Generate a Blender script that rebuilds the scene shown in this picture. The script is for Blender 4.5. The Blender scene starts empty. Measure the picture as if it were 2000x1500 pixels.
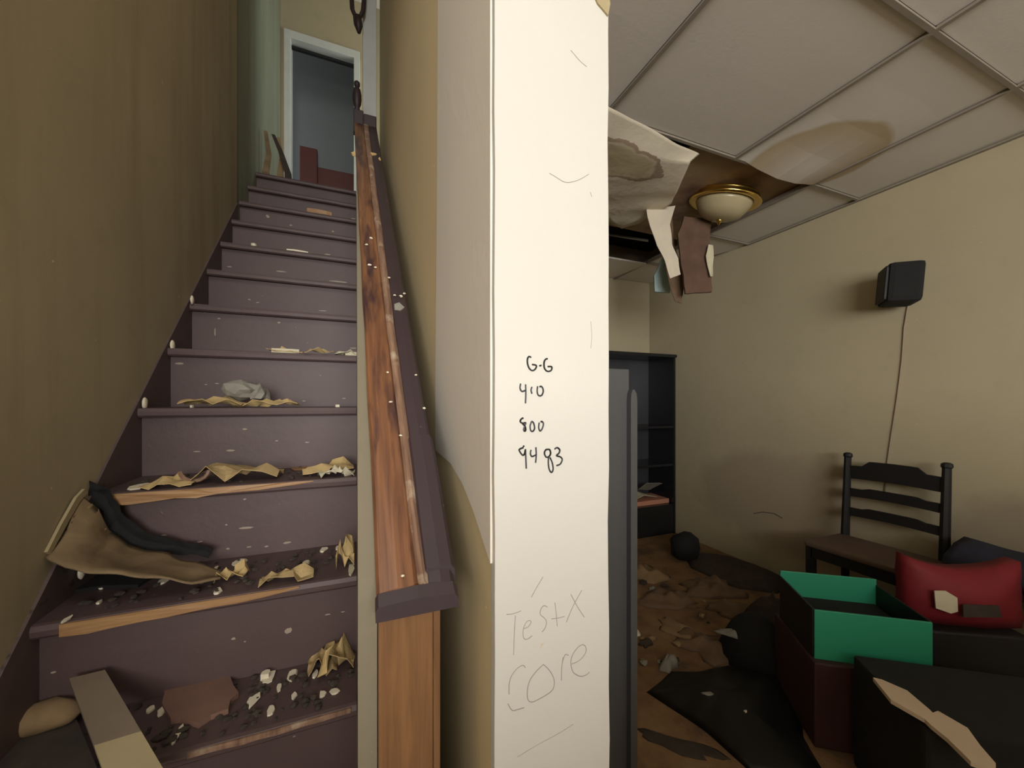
import bpy, bmesh, math, random
from mathutils import Vector, noise as mnoise
random.seed(7)
scn = bpy.context.scene
COL = scn.collection

# ------------------------------------------------------------------ camera
F, HZ, CZ = 751.0, 785.0, 1.325          # focal length in pixels of a 2000x1500 frame, horizon row, eye height
TH = math.radians(22.1)
cd = bpy.data.cameras.new('camera'); cam = bpy.data.objects.new('camera', cd); COL.objects.link(cam)
cd.sensor_fit = 'HORIZONTAL'; cd.sensor_width = 36.0; cd.lens = 36.0*F/2000.0
cd.shift_y = (HZ-750.0)/2000.0; cd.clip_start = 0.02
cam.location = (0, 0, CZ); cam.rotation_euler = (math.pi/2, 0, -TH)
scn.camera = cam

# ------------------------------------------------------------------ world and light
w = bpy.data.worlds.new('world'); scn.world = w; w.use_nodes = True
w.node_tree.nodes['Background'].inputs[0].default_value = (0.75, 0.85, 1.0, 1)
w.node_tree.nodes['Background'].inputs[1].default_value = 0.25

def area(name, loc, rot, sx, sy, power, col):
    l = bpy.data.lights.new(name, 'AREA'); l.shape = 'RECTANGLE'; l.size = sx; l.size_y = sy
    l.energy = power; l.color = col
    o = bpy.data.objects.new(name, l); COL.objects.link(o); o.location = loc; o.rotation_euler = rot
    return o
# daylight entering by the window of the rear wall, behind the photographer
area('daylight_front_window', (-0.8, -3.66, 1.68), (math.radians(90), 0, 0), 3.2, 1.55, 265, (1.0, 0.975, 0.93))
# daylight of the upstairs room (its window is in the left side wall there)
area('daylight_upstairs_window', (-1.95, 4.9, 4.2), (0, math.radians(-90), 0), 1.1, 0.6, 14, (0.93, 0.98, 1.0))
# daylight that reaches the landing from the upstairs hall on the right
area('daylight_landing', (1.35, 3.95, 4.3), (0, math.radians(90), 0), 1.2, 0.7, 16, (0.95, 1.0, 0.93))

# fill lamp added above and behind the camera to brighten the upper stairs
area('daylight_upper_window', (-.24, -.84, 4.35), (math.radians(80), 0, 0), 0.6, 1.5, 30, (1.0, 0.98, 0.94))

vs = scn.view_settings
scn.display_settings.display_device = 'sRGB'
vs.view_transform = 'Standard'; vs.look = 'None'; vs.gamma = 1.0; vs.use_curve_mapping = False
vs.exposure = 0.0

# ------------------------------------------------------------------ pixel rays (2000x1500)
FW = Vector((math.sin(TH), math.cos(TH), 0)); RT = Vector((math.cos(TH), -math.sin(TH), 0)); UP = Vector((0, 0, 1))
C0 = Vector((0, 0, CZ))
def ray(px, py): return FW + RT*((px-1000)/F) + UP*((HZ-py)/F)
def onX(x, px, py): d = ray(px, py); return C0 + d*(x/d.x)
def onY(y, px, py): d = ray(px, py); return C0 + d*(y/d.y)
def onZ(z, px, py): d = ray(px, py); return C0 + d*((z-CZ)/d.z)
def atD(dep, px, py): return C0 + ray(px, py)*dep

# ------------------------------------------------------------------ materials
def srgb(r, g, b):
    f = lambda v: (v/255/12.92) if v/255 <= 0.04045 else ((v/255+0.055)/1.055)**2.4
    return (f(r), f(g), f(b), 1)
class NT:
    def __init__(s, name):
        s.m = bpy.data.materials.new(name); s.m.use_nodes = True
        s.t = s.m.node_tree; s.n = s.t.nodes; s.l = s.t.links
        s.b = s.n['Principled BSDF']
        s.pos = s.n.new('ShaderNodeNewGeometry').outputs['Position']
    def noise(s, scale, detail=4, rough=0.55, vec=None, dist=0.0):
        k = s.n.new('ShaderNodeTexNoise'); k.inputs['Scale'].default_value = scale
        k.inputs['Detail'].default_value = detail; k.inputs['Roughness'].default_value = rough
        k.inputs['Distortion'].default_value = dist
        s.l.new(vec if vec else s.pos, k.inputs['Vector']); return k.outputs['Fac']
    def mapping(s, scale=(1, 1, 1), loc=(0, 0, 0), rot=(0, 0, 0)):
        k = s.n.new('ShaderNodeMapping'); k.inputs['Scale'].default_value = scale
        k.inputs['Location'].default_value = loc; k.inputs['Rotation'].default_value = rot
        s.l.new(s.pos, k.inputs['Vector']); return k.outputs[0]
    def ramp(s, fac, stops):
        k = s.n.new('ShaderNodeValToRGB'); e = k.color_ramp.elements
        while len(e) < len(stops): e.new(0.5)
        for el, (p, c) in zip(e, stops):
            el.position = p; el.color = c if len(c) == 4 else (*c, 1)
        s.l.new(fac, k.inputs[0]); return k.outputs[0]
    def mix(s, fac, a, b):
        k = s.n.new('ShaderNodeMix'); k.data_type = 'RGBA'
        for sock, v in ((k.inputs[0], fac), (k.inputs[6], a), (k.inputs[7], b)):
            if hasattr(v, 'is_linked') or isinstance(v, bpy.types.NodeSocket): s.l.new(v, sock)
            else: sock.default_value = v
        return k.outputs[2]
    def math(s, op, a, b=0.0, c=None):
        k = s.n.new('ShaderNodeMath'); k.operation = op
        for i, v in enumerate((a, b) if c is None else (a, b, c)):
            if isinstance(v, bpy.types.NodeSocket): s.l.new(v, k.inputs[i])
            else: k.inputs[i].default_value = v
        return k.outputs[0]
    def blob(s, center, radii, wobble=0.25, nscale=5.0):
        """distance field 0 in the centre, 1 on the ellipsoid, ragged edge"""
        v = s.mapping(tuple(1/r for r in radii), tuple(-c/r for c, r in zip(center, radii)))
        k = s.n.new('ShaderNodeVectorMath'); k.operation = 'LENGTH'; s.l.new(v, k.inputs[0])
        n = s.noise(nscale, 3)
        return s.math('ADD', k.outputs['Value'], s.math('MULTIPLY', s.math('SUBTRACT', n, 0.5), wobble*2))
    def done(s, col, rough=0.7, bump=None, bstr=0.2, metal=0.0, bdist=0.01):
        if isinstance(col, bpy.types.NodeSocket): s.l.new(col, s.b.inputs['Base Color'])
        else: s.b.inputs['Base Color'].default_value = col
        s.b.inputs['Roughness'].default_value = rough; s.b.inputs['Metallic'].default_value = metal
        if bump:
            k = s.n.new('ShaderNodeBump'); k.inputs['Strength'].default_value = bstr; k.inputs['Distance'].default_value = bdist
            s.l.new(bump, k.inputs['Height']); s.l.new(k.outputs[0], s.b.inputs['Normal'])
        return s.m
def dk(c, f): return (c[0]*f, c[1]*f, c[2]*f, 1)
BK, WH = (0, 0, 0, 1), (1, 1, 1, 1)

def paint(name, c, var=0.18, scale=3.0, rough=0.75, fine=60, bstr=0.15, spots=None, spotcol=None):
    t = NT(name)
    col = t.mix(t.noise(scale, 5), dk(c, 1-var), dk(c, 1+var))
    if spots:
        s = t.ramp(t.noise(spots[0], 4, 0.65), [(spots[1], BK), (min(spots[1]+0.03, 1), WH)])
        col = t.mix(s, col, spotcol)
    return t.done(col, rough, t.noise(fine, 4), bstr, bdist=0.004)
def plain(name, c, rough=0.6, metal=0.0, var=0.12, scale=9.0):
    t = NT(name); return t.done(t.mix(t.noise(scale, 4), dk(c, 1-var), dk(c, 1+var)), rough, t.noise(scale*6, 3), 0.12, metal, 0.003)
def wood(name, c1, c2, stretch=(18, 1.6, 18), rough=0.5, patch=None):
    t = NT(name)
    g = t.noise(3.0, 6, 0.6, t.mapping(stretch), 0.6)
    col = t.mix(t.ramp(g, [(0.3, BK), (0.7, WH)]), c1, c2)
    if patch:                       # remains of dark paint or wear: (colour, scale, threshold, stretch)
        p = t.ramp(t.noise(patch[1], 5, 0.6, t.mapping(patch[3])), [(patch[2]-0.06, BK), (patch[2]+0.06, WH)])
        col = t.mix(p, col, patch[0])
    return t.done(col, rough, g, 0.25, bdist=0.004)

def wall_mat(name, c, blobs=(), var=0.10, streak=None):
    t = NT(name)
    col = t.mix(t.noise(1.7, 5), dk(c, 1-var), dk(c, 1+var))
    col = t.mix(t.math('MULTIPLY', t.ramp(t.noise(9, 5, 0.7), [(0.55, BK), (0.75, WH)]), 0.25), col, dk(c, 0.7))
    if streak:
        s = t.ramp(t.noise(2.5, 4, 0.6, t.mapping((3, 3, 0.25))), [(0.45, BK), (0.75, WH)])
        col = t.mix(t.math('MULTIPLY', s, 0.5), col, streak)
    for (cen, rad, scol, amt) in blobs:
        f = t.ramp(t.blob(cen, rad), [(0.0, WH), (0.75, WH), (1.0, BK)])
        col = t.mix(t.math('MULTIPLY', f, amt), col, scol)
    # specks of lost paint
    s = t.ramp(t.noise(38, 2, 0.5), [(0.765, BK), (0.785, WH)])
    col = t.mix(s, col, dk(c, 1.5))
    return t.done(col, 0.8, t.noise(45, 5), 0.12, bdist=0.004)

C_WALL = srgb(178, 166, 138)
M = {}
M['wall'] = wall_mat('beige_wall_paint', C_WALL)
M['wall_left'] = wall_mat('stair_wall_paint', srgb(174, 162, 133), var=0.16, streak=srgb(142, 126, 98))
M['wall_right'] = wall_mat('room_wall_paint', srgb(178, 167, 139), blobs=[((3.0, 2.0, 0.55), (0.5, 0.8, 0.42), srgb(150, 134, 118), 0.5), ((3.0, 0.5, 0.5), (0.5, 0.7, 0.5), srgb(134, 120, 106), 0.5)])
M['wall_stair'] = wall_mat('stairwell_wall_paint', srgb(204, 184, 143))
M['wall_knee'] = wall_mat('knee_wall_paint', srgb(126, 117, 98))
M['wall_green'] = wall_mat('landing_wall_paint', srgb(134, 138, 118), streak=srgb(92, 96, 82))  # grey-green tint puts the landing's different light into the wall colour
M['grey_room'] = wall_mat('upstairs_room_paint', srgb(118, 122, 122))
M['white_paint'] = paint('chalky_white_paint', srgb(196, 193, 185), 0.05, 2.2, 0.6, 70, 0.12, (16, 0.72), srgb(190, 178, 150))
M['skim'] = paint('grey_white_skim_coat', srgb(216, 208, 196), 0.06, 2.5, 0.75, 50, 0.18)
M['trim'] = plain('white_trim_paint', srgb(205, 208, 205), 0.5)
M['step'] = paint('maroon_brown_stair_paint', srgb(84, 67, 66), 0.22, 5, 0.55, 40, 0.2, (26, 0.70), srgb(132, 118, 110))
M['skirt'] = paint('dark_skirt_paint', srgb(92, 76, 74), 0.3, 7, 0.6, 30, 0.25, (9, 0.62), srgb(60, 52, 48))
M['bare_wood'] = wood('bare_worn_wood', srgb(168, 132, 88), srgb(138, 100, 66), (2, 30, 30))
M['orange_wood'] = wood('orange_varnished_wood', srgb(134, 97, 64), srgb(104, 72, 47), (22, 22, 1.2), 0.4)
M['rail_wood'] = wood('worn_rail_wood', srgb(138, 94, 62), srgb(90, 58, 42), (26, 1.2, 1.2), 0.38, (srgb(62, 40, 42), 2.6, 0.56, (7, 1.0, 1.0)))
M['rail_dark'] = paint('dark_rail_paint', srgb(54, 41, 44), 0.25, 8, 0.5, 40, 0.1, (30, 0.7), srgb(130, 112, 96))
M['rail_ridge'] = wood('scuffed_rail_edge', srgb(150, 120, 98), srgb(104, 76, 62), (30, 3, 3), 0.5, (srgb(178, 160, 138), 12, 0.62, (1, 1, 1)))
M['ply_split'] = plain('split_pale_wood', srgb(210, 178, 120), 0.8)
M['black'] = plain('black_lacquer', srgb(20, 19, 20), 0.6)
M['black_gloss'] = plain('black_laminate', srgb(30, 31, 35), 0.22, 0, 0.2, 3)
M['bookback'] = plain('grey_black_back_board', srgb(62, 63, 67), 0.25, 0, 0.25, 3)  # lighter grey puts the panel's reflected sheen into the colour
M['black_cloth'] = plain('black_cloth', srgb(20, 20, 21), 0.9, 0, 0.5, 20)
M['black_plastic'] = plain('black_plastic_sheet', srgb(17, 17, 17), 0.5, 0, 0.3, 6)
M['navy'] = plain('navy_cloth', srgb(36, 38, 54), 0.9, 0, 0.35, 14)
M['red'] = plain('red_bag_cloth', srgb(120, 20, 32), 0.7, 0, 0.2, 10)
M['teal'] = plain('teal_plastic', srgb(44, 140, 106), 0.45, 0, 0.05)
M['maroon_box'] = plain('dark_maroon_board', srgb(58, 32, 32), 0.6, 0, 0.25)
M['seat_brown'] = plain('brown_seat_vinyl', srgb(92, 74, 62), 0.6, 0, 0.3)
M['grey_panel'] = plain('grey_panel_paint', srgb(72, 72, 73), 0.42, 0, 0.1, 3)
M['brass'] = plain('polished_brass', srgb(222, 190, 110), 0.2, 1.0, 0.1)
M['opal'] = plain('opal_glass', srgb(176, 164, 130), 0.25, 0, 0.08)
M['metal'] = plain('grey_steel', srgb(150, 148, 146), 0.4, 0.6)
M['grid'] = plain('ceiling_grid_paint', srgb(140, 131, 120), 0.6)
M['ink'] = plain('black_marker_ink', srgb(22, 20, 24), 0.5)
M['pencil'] = plain('pencil_line', srgb(150, 146, 138), 0.7)
M['cracked'] = plain('crack_line', srgb(164, 158, 146), 0.8)
M['hang'] = plain('dark_wet_fibre_board', srgb(96, 72, 58), 0.9, 0, 0.4, 14)
M['card'] = wood('tan_cardboard', srgb(150, 126, 92), srgb(128, 104, 74), (3, 3, 3), 0.9)
M['card_pale'] = plain('pale_cardboard', srgb(160, 146, 112), 0.9)
M['board_pale'] = plain('pale_gypsum_board', srgb(206, 186, 162), 0.9)
M['board_grey'] = plain('grey_brown_board', srgb(116, 102, 86), 0.85, 0, 0.25)
M['brick'] = plain('reddish_brown_block', srgb(122, 92, 80), 0.9, 0, 0.3)
M['paper'] = plain('brittle_yellow_paper', srgb(188, 162, 112), 0.85, 0, 0.25, 18)
M['paper_white'] = plain('grey_white_paper', srgb(200, 192, 166), 0.85, 0, 0.18, 18)
M['chip'] = plain('pale_plaster_chip', srgb(224, 214, 190), 0.85, 0, 0.12, 30)
M['scar'] = plain('faded_paint_scar', srgb(158, 144, 130), 0.8, 0, 0.2, 30)
M['chip_tan'] = plain('tan_plaster_chip', srgb(172, 148, 104), 0.85, 0, 0.2, 30)
M['rubble_grey'] = plain('grey_rubble', srgb(136, 132, 122), 0.9, 0, 0.3, 30)
M['debris'] = plain('dark_debris', srgb(62, 54, 46), 0.95, 0, 0.6, 24)
M['sheet_brown'] = wood('stained_fibre_sheet', srgb(132, 112, 82), srgb(100, 82, 58), (4, 4, 4), 0.85)
M['rubble_brown'] = plain('brown_rubble', srgb(112, 90, 70), 0.95, 0, 0.35, 16)
M['pink_book'] = plain('pinkish_book_cover', srgb(190, 132, 108), 0.7)
M['glass_dull'] = plain('upstairs_wood', srgb(92, 46, 40), 0.5)
M['blue_foam'] = plain('pale_blue_foam', srgb(168, 192, 192), 0.8)
M['cord'] = plain('grey_beige_cord', srgb(150, 134, 112), 0.6)
def tile_mat():
    t = NT('ceiling_tile')
    c = srgb(217, 211, 204)
    col = t.mix(t.noise(1.5, 4), dk(c, 0.94), dk(c, 1.06))
    dist = t.blob((2.28, 1.33, 2.62), (0.34, 0.34, 9), 0.10, 4)
    body = t.ramp(dist, [(0.0, BK), (0.25, (0.25,)*3+(1,)), (0.92, (0.85,)*3+(1,)), (1.0, BK)])
    col = t.mix(t.math('MULTIPLY', body, 0.95), col, srgb(180, 158, 118))
    sp = t.ramp(t.noise(11, 2), [(0.79, BK), (0.80, WH)])
    col = t.mix(sp, col, srgb(120, 100, 80))
    return t.done(col, 0.85, t.noise(70, 4), 0.12, bdist=0.003)
M['tile'] = tile_mat()
def sheet_mat():
    t = NT('stained_hanging_sheet')
    c = srgb(206, 196, 176)
    col = t.mix(t.noise(6, 5), dk(c, 0.86), dk(c, 1.06))
    d = t.blob((1.18, 1.62, 2.6), (0.36, 0.12, 9), 0.30, 9)
    col = t.mix(t.math('MULTIPLY', t.ramp(d, [(0, WH), (0.7, WH), (1, BK)]), 0.75), col, srgb(150, 134, 98))
    col = t.mix(t.math('MULTIPLY', t.ramp(d, [(0.80, BK), (0.9, WH), (1.0, WH), (1.08, BK)]), 0.7), col, srgb(112, 84, 58))
    return t.done(col, 0.8, t.noise(20, 4), 0.3)
M['sheet'] = sheet_mat()
def old_ceiling_mat():
    t = NT('old_brown_ceiling')
    a = t.ramp(t.noise(2.6, 5, 0.6), [(0.3, srgb(104, 78, 66)), (0.5, srgb(146, 122, 96)), (0.72, srgb(164, 146, 112))])
    return t.done(a, 0.85, t.noise(20, 4), 0.3)
M['old_ceiling'] = old_ceiling_mat()
M['joists'] = plain('sooty_joist_timber', srgb(40, 33, 30), 0.9, 0, 0.4, 5)  # near-black colour paints in the dark of the ceiling cavity
def floor_mat():
    t = NT('dirty_brown_carpet')
    a = t.ramp(t.noise(3.2, 6, 0.65), [(0.3, srgb(74, 58, 48)), (0.5, srgb(128, 98, 66)), (0.72, srgb(146, 118, 84))])
    return t.done(a, 0.95, t.noise(90, 4), 0.5)
M['floor'] = floor_mat()
M['floor_front'] = plain('worn_pale_vinyl', srgb(200, 188, 164), 0.5, 0, 0.15, 4)  # unseen floor made pale to bounce light onto the ceiling

# ------------------------------------------------------------------ mesh helpers
def setp(o, label=None, cat=None, group=None, kind=None):
    if label: o['label'] = label
    if cat: o['category'] = cat
    if group: o['group'] = group
    if kind: o['kind'] = kind
    return o
def root(name, loc, label=None, cat=None, group=None, kind=None):
    o = bpy.data.objects.new(name, None); COL.objects.link(o); o.location = loc; o.empty_display_size = 0.1
    return setp(o, label, cat, group, kind)
def wloc(o):
    v = Vector((0, 0, 0))
    while o: v = v + o.location; o = o.parent
    return v
class G:
    """collects shapes given in world coordinates; build() makes one mesh object"""
    def __init__(s): s.bm = bmesh.new()
    def faces(s, V, Fs):
        vs = [s.bm.verts.new(v) for v in V]
        for f in Fs:
            try: s.bm.faces.new([vs[i] for i in f])
            except ValueError: pass
        return vs
    def box(s, x0, x1, y0, y1, z0, z1, bev=0.0, M4=None):
        b = bmesh.new(); bmesh.ops.create_cube(b, size=1)
        for v in b.verts:
            v.co = Vector((x0+(v.co.x+.5)*(x1-x0), y0+(v.co.y+.5)*(y1-y0), z0+(v.co.z+.5)*(z1-z0)))
        if bev: bmesh.ops.bevel(b, geom=b.edges[:], offset=bev, segments=2, affect='EDGES', profile=0.6)
        if M4: bmesh.ops.transform(b, matrix=M4, verts=b.verts)
        s.merge(b); return s
    def merge(s, b):
        me = bpy.data.meshes.new('t'); b.to_mesh(me); b.free(); s.bm.from_mesh(me); bpy.data.meshes.remove(me)
    def obox(s, c, ax, ay, az, hx, hy, hz, bev=0.0):
        """box about centre c with unit axes"""
        from mathutils import Matrix
        m = Matrix(((ax.x, ay.x, az.x, c.x), (ax.y, ay.y, az.y, c.y), (ax.z, ay.z, az.z, c.z), (0, 0, 0, 1)))
        return s.box(-hx, hx, -hy, hy, -hz, hz, bev, m)
    def prism(s, pts, off):
        """closed polygon pts extruded by vector off"""
        n = len(pts); off = Vector(off)
        V = [Vector(p) for p in pts] + [Vector(p)+off for p in pts]
        s.faces(V, [tuple(range(n))[::-1], tuple(range(n, 2*n))] + [(i, (i+1) % n, n+(i+1) % n, n+i) for i in range(n)])
        return s
    def tube(s, pts, r, seg=8, flat=None):
        pts = [Vector(p) for p in pts]; n = len(pts); rings = []
        rr = r if isinstance(r, (list, tuple)) else [r]*n
        for i, p in enumerate(pts):
            t = (pts[min(i+1, n-1)]-pts[max(i-1, 0)]).normalized()
            a = t.orthogonal().normalized() if i == 0 else (rings_a - t*rings_a.dot(t)).normalized()
            rings_a = a; b = t.cross(a)
            rings.append([s.bm.verts.new(p + (a*math.cos(k*2*math.pi/seg)+b*math.sin(k*2*math.pi/seg))*rr[i]) for k in range(seg)])
        for i in range(n-1):
            for k in range(seg):
                s.bm.faces.new((rings[i][k], rings[i][(k+1) % seg], rings[i+1][(k+1) % seg], rings[i+1][k]))
        s.bm.faces.new(rings[0][::-1]); s.bm.faces.new(rings[-1])
        return s
    def lathe(s, c, prof, seg=32):
        c = Vector(c); rings = []
        for r, z in prof:
            rings.append([s.bm.verts.new(c+Vector((r*math.cos(k*2*math.pi/seg), r*math.sin(k*2*math.pi/seg), z))) for k in range(seg)])
        for i in range(len(prof)-1):
            for k in range(seg):
                s.bm.faces.new((rings[i][k], rings[i][(k+1) % seg], rings[i+1][(k+1) % seg], rings[i+1][k]))
        s.bm.faces.new(rings[0][::-1]); s.bm.faces.new(rings[-1]); return s
    def sheet(s, rows, thick, nrm=None, sub=5, wr=0.0, ws=6.0, seed=0):
        """rows of control points -> smooth interpolated sheet with thickness and wrinkles"""
        def lerp_row(r, u):
            k = u*(len(r)-1); i = min(int(k), len(r)-2); return r[i].lerp(r[i+1], k-i)
        nu = (len(rows[0])-1)*sub; nv = (len(rows)-1)*sub; g = []
        for j in range(nv+1):
            k = j/nv*(len(rows)-1); i = min(int(k), len(rows)-2); f = k-i
            line = []
            for q in range(nu+1):
                p = lerp_row(rows[i], q/nu).lerp(lerp_row(rows[i+1], q/nu), f)
                if wr:
                    n = mnoise.noise_vector(p*ws+Vector((seed, seed*2.1, seed*.7))); p = p+n*wr
                line.append(p)
            g.append(line)
        nrm = Vector(nrm if nrm else (0, 0, 1)).normalized()*thick
        V = [p for l in g for p in l]; N = len(V); W = nu+1
        Fs = []
        for j in range(nv):
            for q in range(nu):
                a = j*W+q; Fs += [(a, a+1, a+W+1, a+W), (N+a, N+a+W, N+a+W+1, N+a+1)]
        bord = [q for q in range(W)] + [j*W+nu for j in range(1, nv+1)] + [nv*W+q for q in range(nu-1, -1, -1)] + [j*W for j in range(nv-1, 0, -1)]
        for i in range(len(bord)):
            a, b = bord[i], bord[(i+1) % len(bord)]; Fs.append((a, N+a, N+b, b))
        s.faces(V+[p-nrm for p in V], Fs); return s
    def lump(s, c, r, sub=2, amp=0.25, fs=2.0, seed=0, flat=None):
        b = bmesh.new(); bmesh.ops.create_icosphere(b, subdivisions=sub, radius=1)
        for v in b.verts:
            n = mnoise.noise(v.co*fs+Vector((seed*3.7, seed, 1.3*seed)))
            v.co *= 1+amp*n*1.6
            v.co = Vector((v.co.x*r[0], v.co.y*r[1], v.co.z*r[2]))+Vector(c)
            if flat is not None and v.co.z < flat: v.co.z = flat
        s.merge(b); return s
    def build(s, name, mat, parent=None, label=None, cat=None, group=None, kind=None, smooth=False, base=True):
        bmesh.ops.recalc_face_normals(s.bm, faces=s.bm.faces)
        me = bpy.data.meshes.new(name)
        if parent: L = wloc(parent)
        else:
            xs = [v.co for v in s.bm.verts]; n = len(xs)
            L = Vector((sum(v.x for v in xs)/n, sum(v.y for v in xs)/n, min(v.z for v in xs)))
        for v in s.bm.verts: v.co -= L
        s.bm.to_mesh(me); s.bm.free(); me.materials.append(M[mat])
        if smooth:
            me.polygons.foreach_set('use_smooth', [True]*len(me.polygons))
        o = bpy.data.objects.new(name, me); COL.objects.link(o)
        if parent: o.parent = parent
        else: o.location = L
        return setp(o, label, cat, group, kind)

# ================================================================== SETTING
ZC = 2.62            # drop ceiling
XW = 3.0             # right wall
YF = 3.36            # far wall of the room
PX0, PX1, PY = 0.196, 0.402, 0.55     # partition between stairs and room; its white end faces the camera
YR = -3.6            # rear wall with the window, behind the camera
ZL = CZ + 0.23*(-3.87+0.947*12)       # landing height
YS = 0.45             # where the left stair wall begins
ZT = ZL + 2.55                        # upstairs ceiling
def wl(y): return -0.574-0.039*y      # face of the left wall
def nY(n): return 0.92 if n == 1 else 0.66 if n == 0 else 0.42 if n == -1 else 0.23*(2.712+n)
def nZ(n): return CZ + 0.23*(-3.87+0.947*n)

G().box(-0.9, XW+.1, .35, YF+.1, -0.08, 0).build('floor', 'floor', kind='structure')
XL = -3.4            # the front room opens to the left, before the foot of the stairs
G().box(XL, XW+.1, YR-.1, .35, -0.08, 0).build('floor_front', 'floor_front', kind='structure')
G().box(XL-.1, XL, YR-.1, YS+.12, 0, ZC+.4).build('wall_front_left', 'wall', kind='structure')
G().box(XL, wl(YS)-.12, YS, YS+.12, 0, ZC+.4).build('wall_front_far', 'wall', kind='structure')

# left wall, slightly out of square
g = G()
YG = 2.86
g.faces([(wl(YS), YS, 0), (wl(YG), YG, 0), (wl(YG), YG, ZT), (wl(YS), YS, ZT),
         (wl(YS)-.12, YS, 0), (wl(YG)-.12, YG, 0), (wl(YG)-.12, YG, ZT), (wl(YS)-.12, YS, ZT)],
        [(0, 1, 2, 3), (7, 6, 5, 4), (0, 4, 5, 1), (2, 6, 7, 3), (1, 5, 6, 2), (0, 3, 7, 4)])
g.build('wall_left', 'wall_left', kind='structure')
G().box(-0.82, -0.695, YG, 4.5, ZL-.6, ZT).build('wall_landing', 'wall_green', kind='structure')
G().box(XW, XW+.12, YR, YF+.1, 0, ZC+.4).build('wall_right', 'wall_right', kind='structure')
G().box(PX1, XW, YF, YF+.1, 0, ZC+.4).build('wall_far', 'wall', kind='structure')
# partition: stairwell wall whose near end is the white pillar
part = G().box(PX0, PX1, PY+.012, 3.6, 0, ZT).build('wall_center', 'wall_stair', kind='structure')
# white end board with slightly wavy edges
g = G(); L, R = [], []
for i in range(61):
    z = i*ZT/60
    L.append(Vector((PX0-.001+0.0025*mnoise.noise(Vector((0, 3, z*7))), PY, z)))
    R.append(Vector((PX1+0.002+0.0035*mnoise.noise(Vector((5, 1, z*6)))-0.003*(z/ZC), PY, z)))
g.prism(L+R[::-1], (0, 0.016, 0)); g.build('end_board', 'white_paint', part, label='white painted end face of the partition with handwriting')
# grey-white skim coat on the stair side of the partition
pp = [(967, -400), (857, -400), (855, 0), (853, 420), (850, 760), (850, 880), (880, 905), (903, 945), (925, 1000), (944, 1060), (967, 1112)]
P = [onX(PX0-.004, *q) for q in pp]
for q in P: q.y = max(q.y, PY+.012)
G().prism(P, (0.006, 0, 0)).build('skim_coat', 'skim', part, label='grey-white skim coat with a curved lower edge')
# short wall between steps and handrail
def zr(y): return 1.051+0.947*(y-0.6)
ks = [(0.62, 0), (0.62, zr(.62)-.012), (3.2, zr(3.2)-.012), (3.2, ZL-.3), (3.2, 0)]
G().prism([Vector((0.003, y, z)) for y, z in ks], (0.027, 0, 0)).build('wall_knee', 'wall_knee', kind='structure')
# rear wall with window opening
wx0, wx1, wz0, wz1 = -2.4, 0.8, 0.90, 2.46
g = G()
g.box(XL, wx0, YR-.12, YR, 0, ZC+.4).box(wx1, XW, YR-.12, YR, 0, ZC+.4).box(wx0, wx1, YR-.12, YR, 0, wz0).box(wx0, wx1, YR-.12, YR, wz1, ZC+.4)
g.build('wall_rear', 'wall', kind='structure')
g = G(); wt = .05
g.box(wx0-wt, wx0, YR, YR+.02, wz0-wt, wz1+wt).box(wx1, wx1+wt, YR, YR+.02, wz0-wt, wz1+wt).box(wx0, wx1, YR, YR+.02, wz1, wz1+wt).box(wx0-wt, wx1+wt, YR, YR+.05, wz0-wt, wz0)
g.build('window_1', 'trim', kind='structure')
# unseen low wall added behind the camera to shade the lower area
G().box(-2.7, 2.4, -1.1, -.98, 0, 1.18, .005).build('wall_half', 'wall', kind='structure')
# upstairs: landing wall with door, room behind
YD = 4.42; dx0, dx1 = -0.63, 0.0; dz1 = ZL+1.93
g = G()
g.box(-0.82, dx0, YD, YD+.1, ZL-.3, ZT).box(dx1, 1.6, YD, YD+.1, ZL-.3, ZT).box(dx0, dx1, YD, YD+.1, dz1, ZT)
g.build('wall_upstairs', 'wall', kind='structure')
door = root('door_1', (dx0, YD, ZL), kind='structure')
G().box(dx0-.035, dx0+.025, YD-.022, YD+.12, ZL, dz1+.07, .004).build('jamb', 'trim', door)
G().box(dx1-.02, dx1+.04, YD-.022, YD+.12, ZL, dz1+.07, .004).build('jamb', 'trim', door)
G().box(dx0-.035, dx1+.04, YD-.024, YD+.12, dz1-.01, dz1+.07, .004).build('header', 'trim', door)
G().box(dx0+.025, dx1-.02, YD+.04, YD+.07, dz1-.055, dz1-.03).build('stop', 'black', door)
G().box(-2.1, 1.7, YD+.1, 5.35, ZL-.15, ZL-.01).build('floor_upstairs', 'step', kind='structure')
G().box(-2.1, 1.7, 5.25, 5.35, ZL, ZT).build('wall_upstairs_far', 'grey_room', kind='structure')
G().box(-2.2, -2.1, YD+.1, 5.35, ZL, ZT).build('wall_upstairs_left', 'grey_room', kind='structure')
G().box(1.6, 1.7, 3.4, 5.35, ZL, ZT).build('wall_upstairs_right', 'grey_room', kind='structure')
G().box(-2.2, 1.7, -1.0, 5.35, ZT, ZT+.1).build('ceiling_upstairs', 'tile', kind='structure')
G().box(PX1, 1.6, 3.46, YD, ZL-.15, ZL-.01).build('floor_hall', 'step', kind='structure')
g = G().box(-.75, -.54, -.92, -.8, ZC, ZT).box(.06, PX0, -.92, -.8, ZC, ZT).box(-.54, .06, -.92, -.8, ZC, 3.6).box(-.54, .06, -.92, -.8, 5.1, ZT).box(-.75, -.63, -.8, YS, ZC, ZT).box(PX0, PX1, -.92, PY, ZC, ZT)
g.build('wall_header', 'wall', kind='structure')
G().box(PX1, 1.7, 3.36, 3.46, ZC+.4, ZT).build('wall_hall', 'wall', kind='structure')
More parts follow.
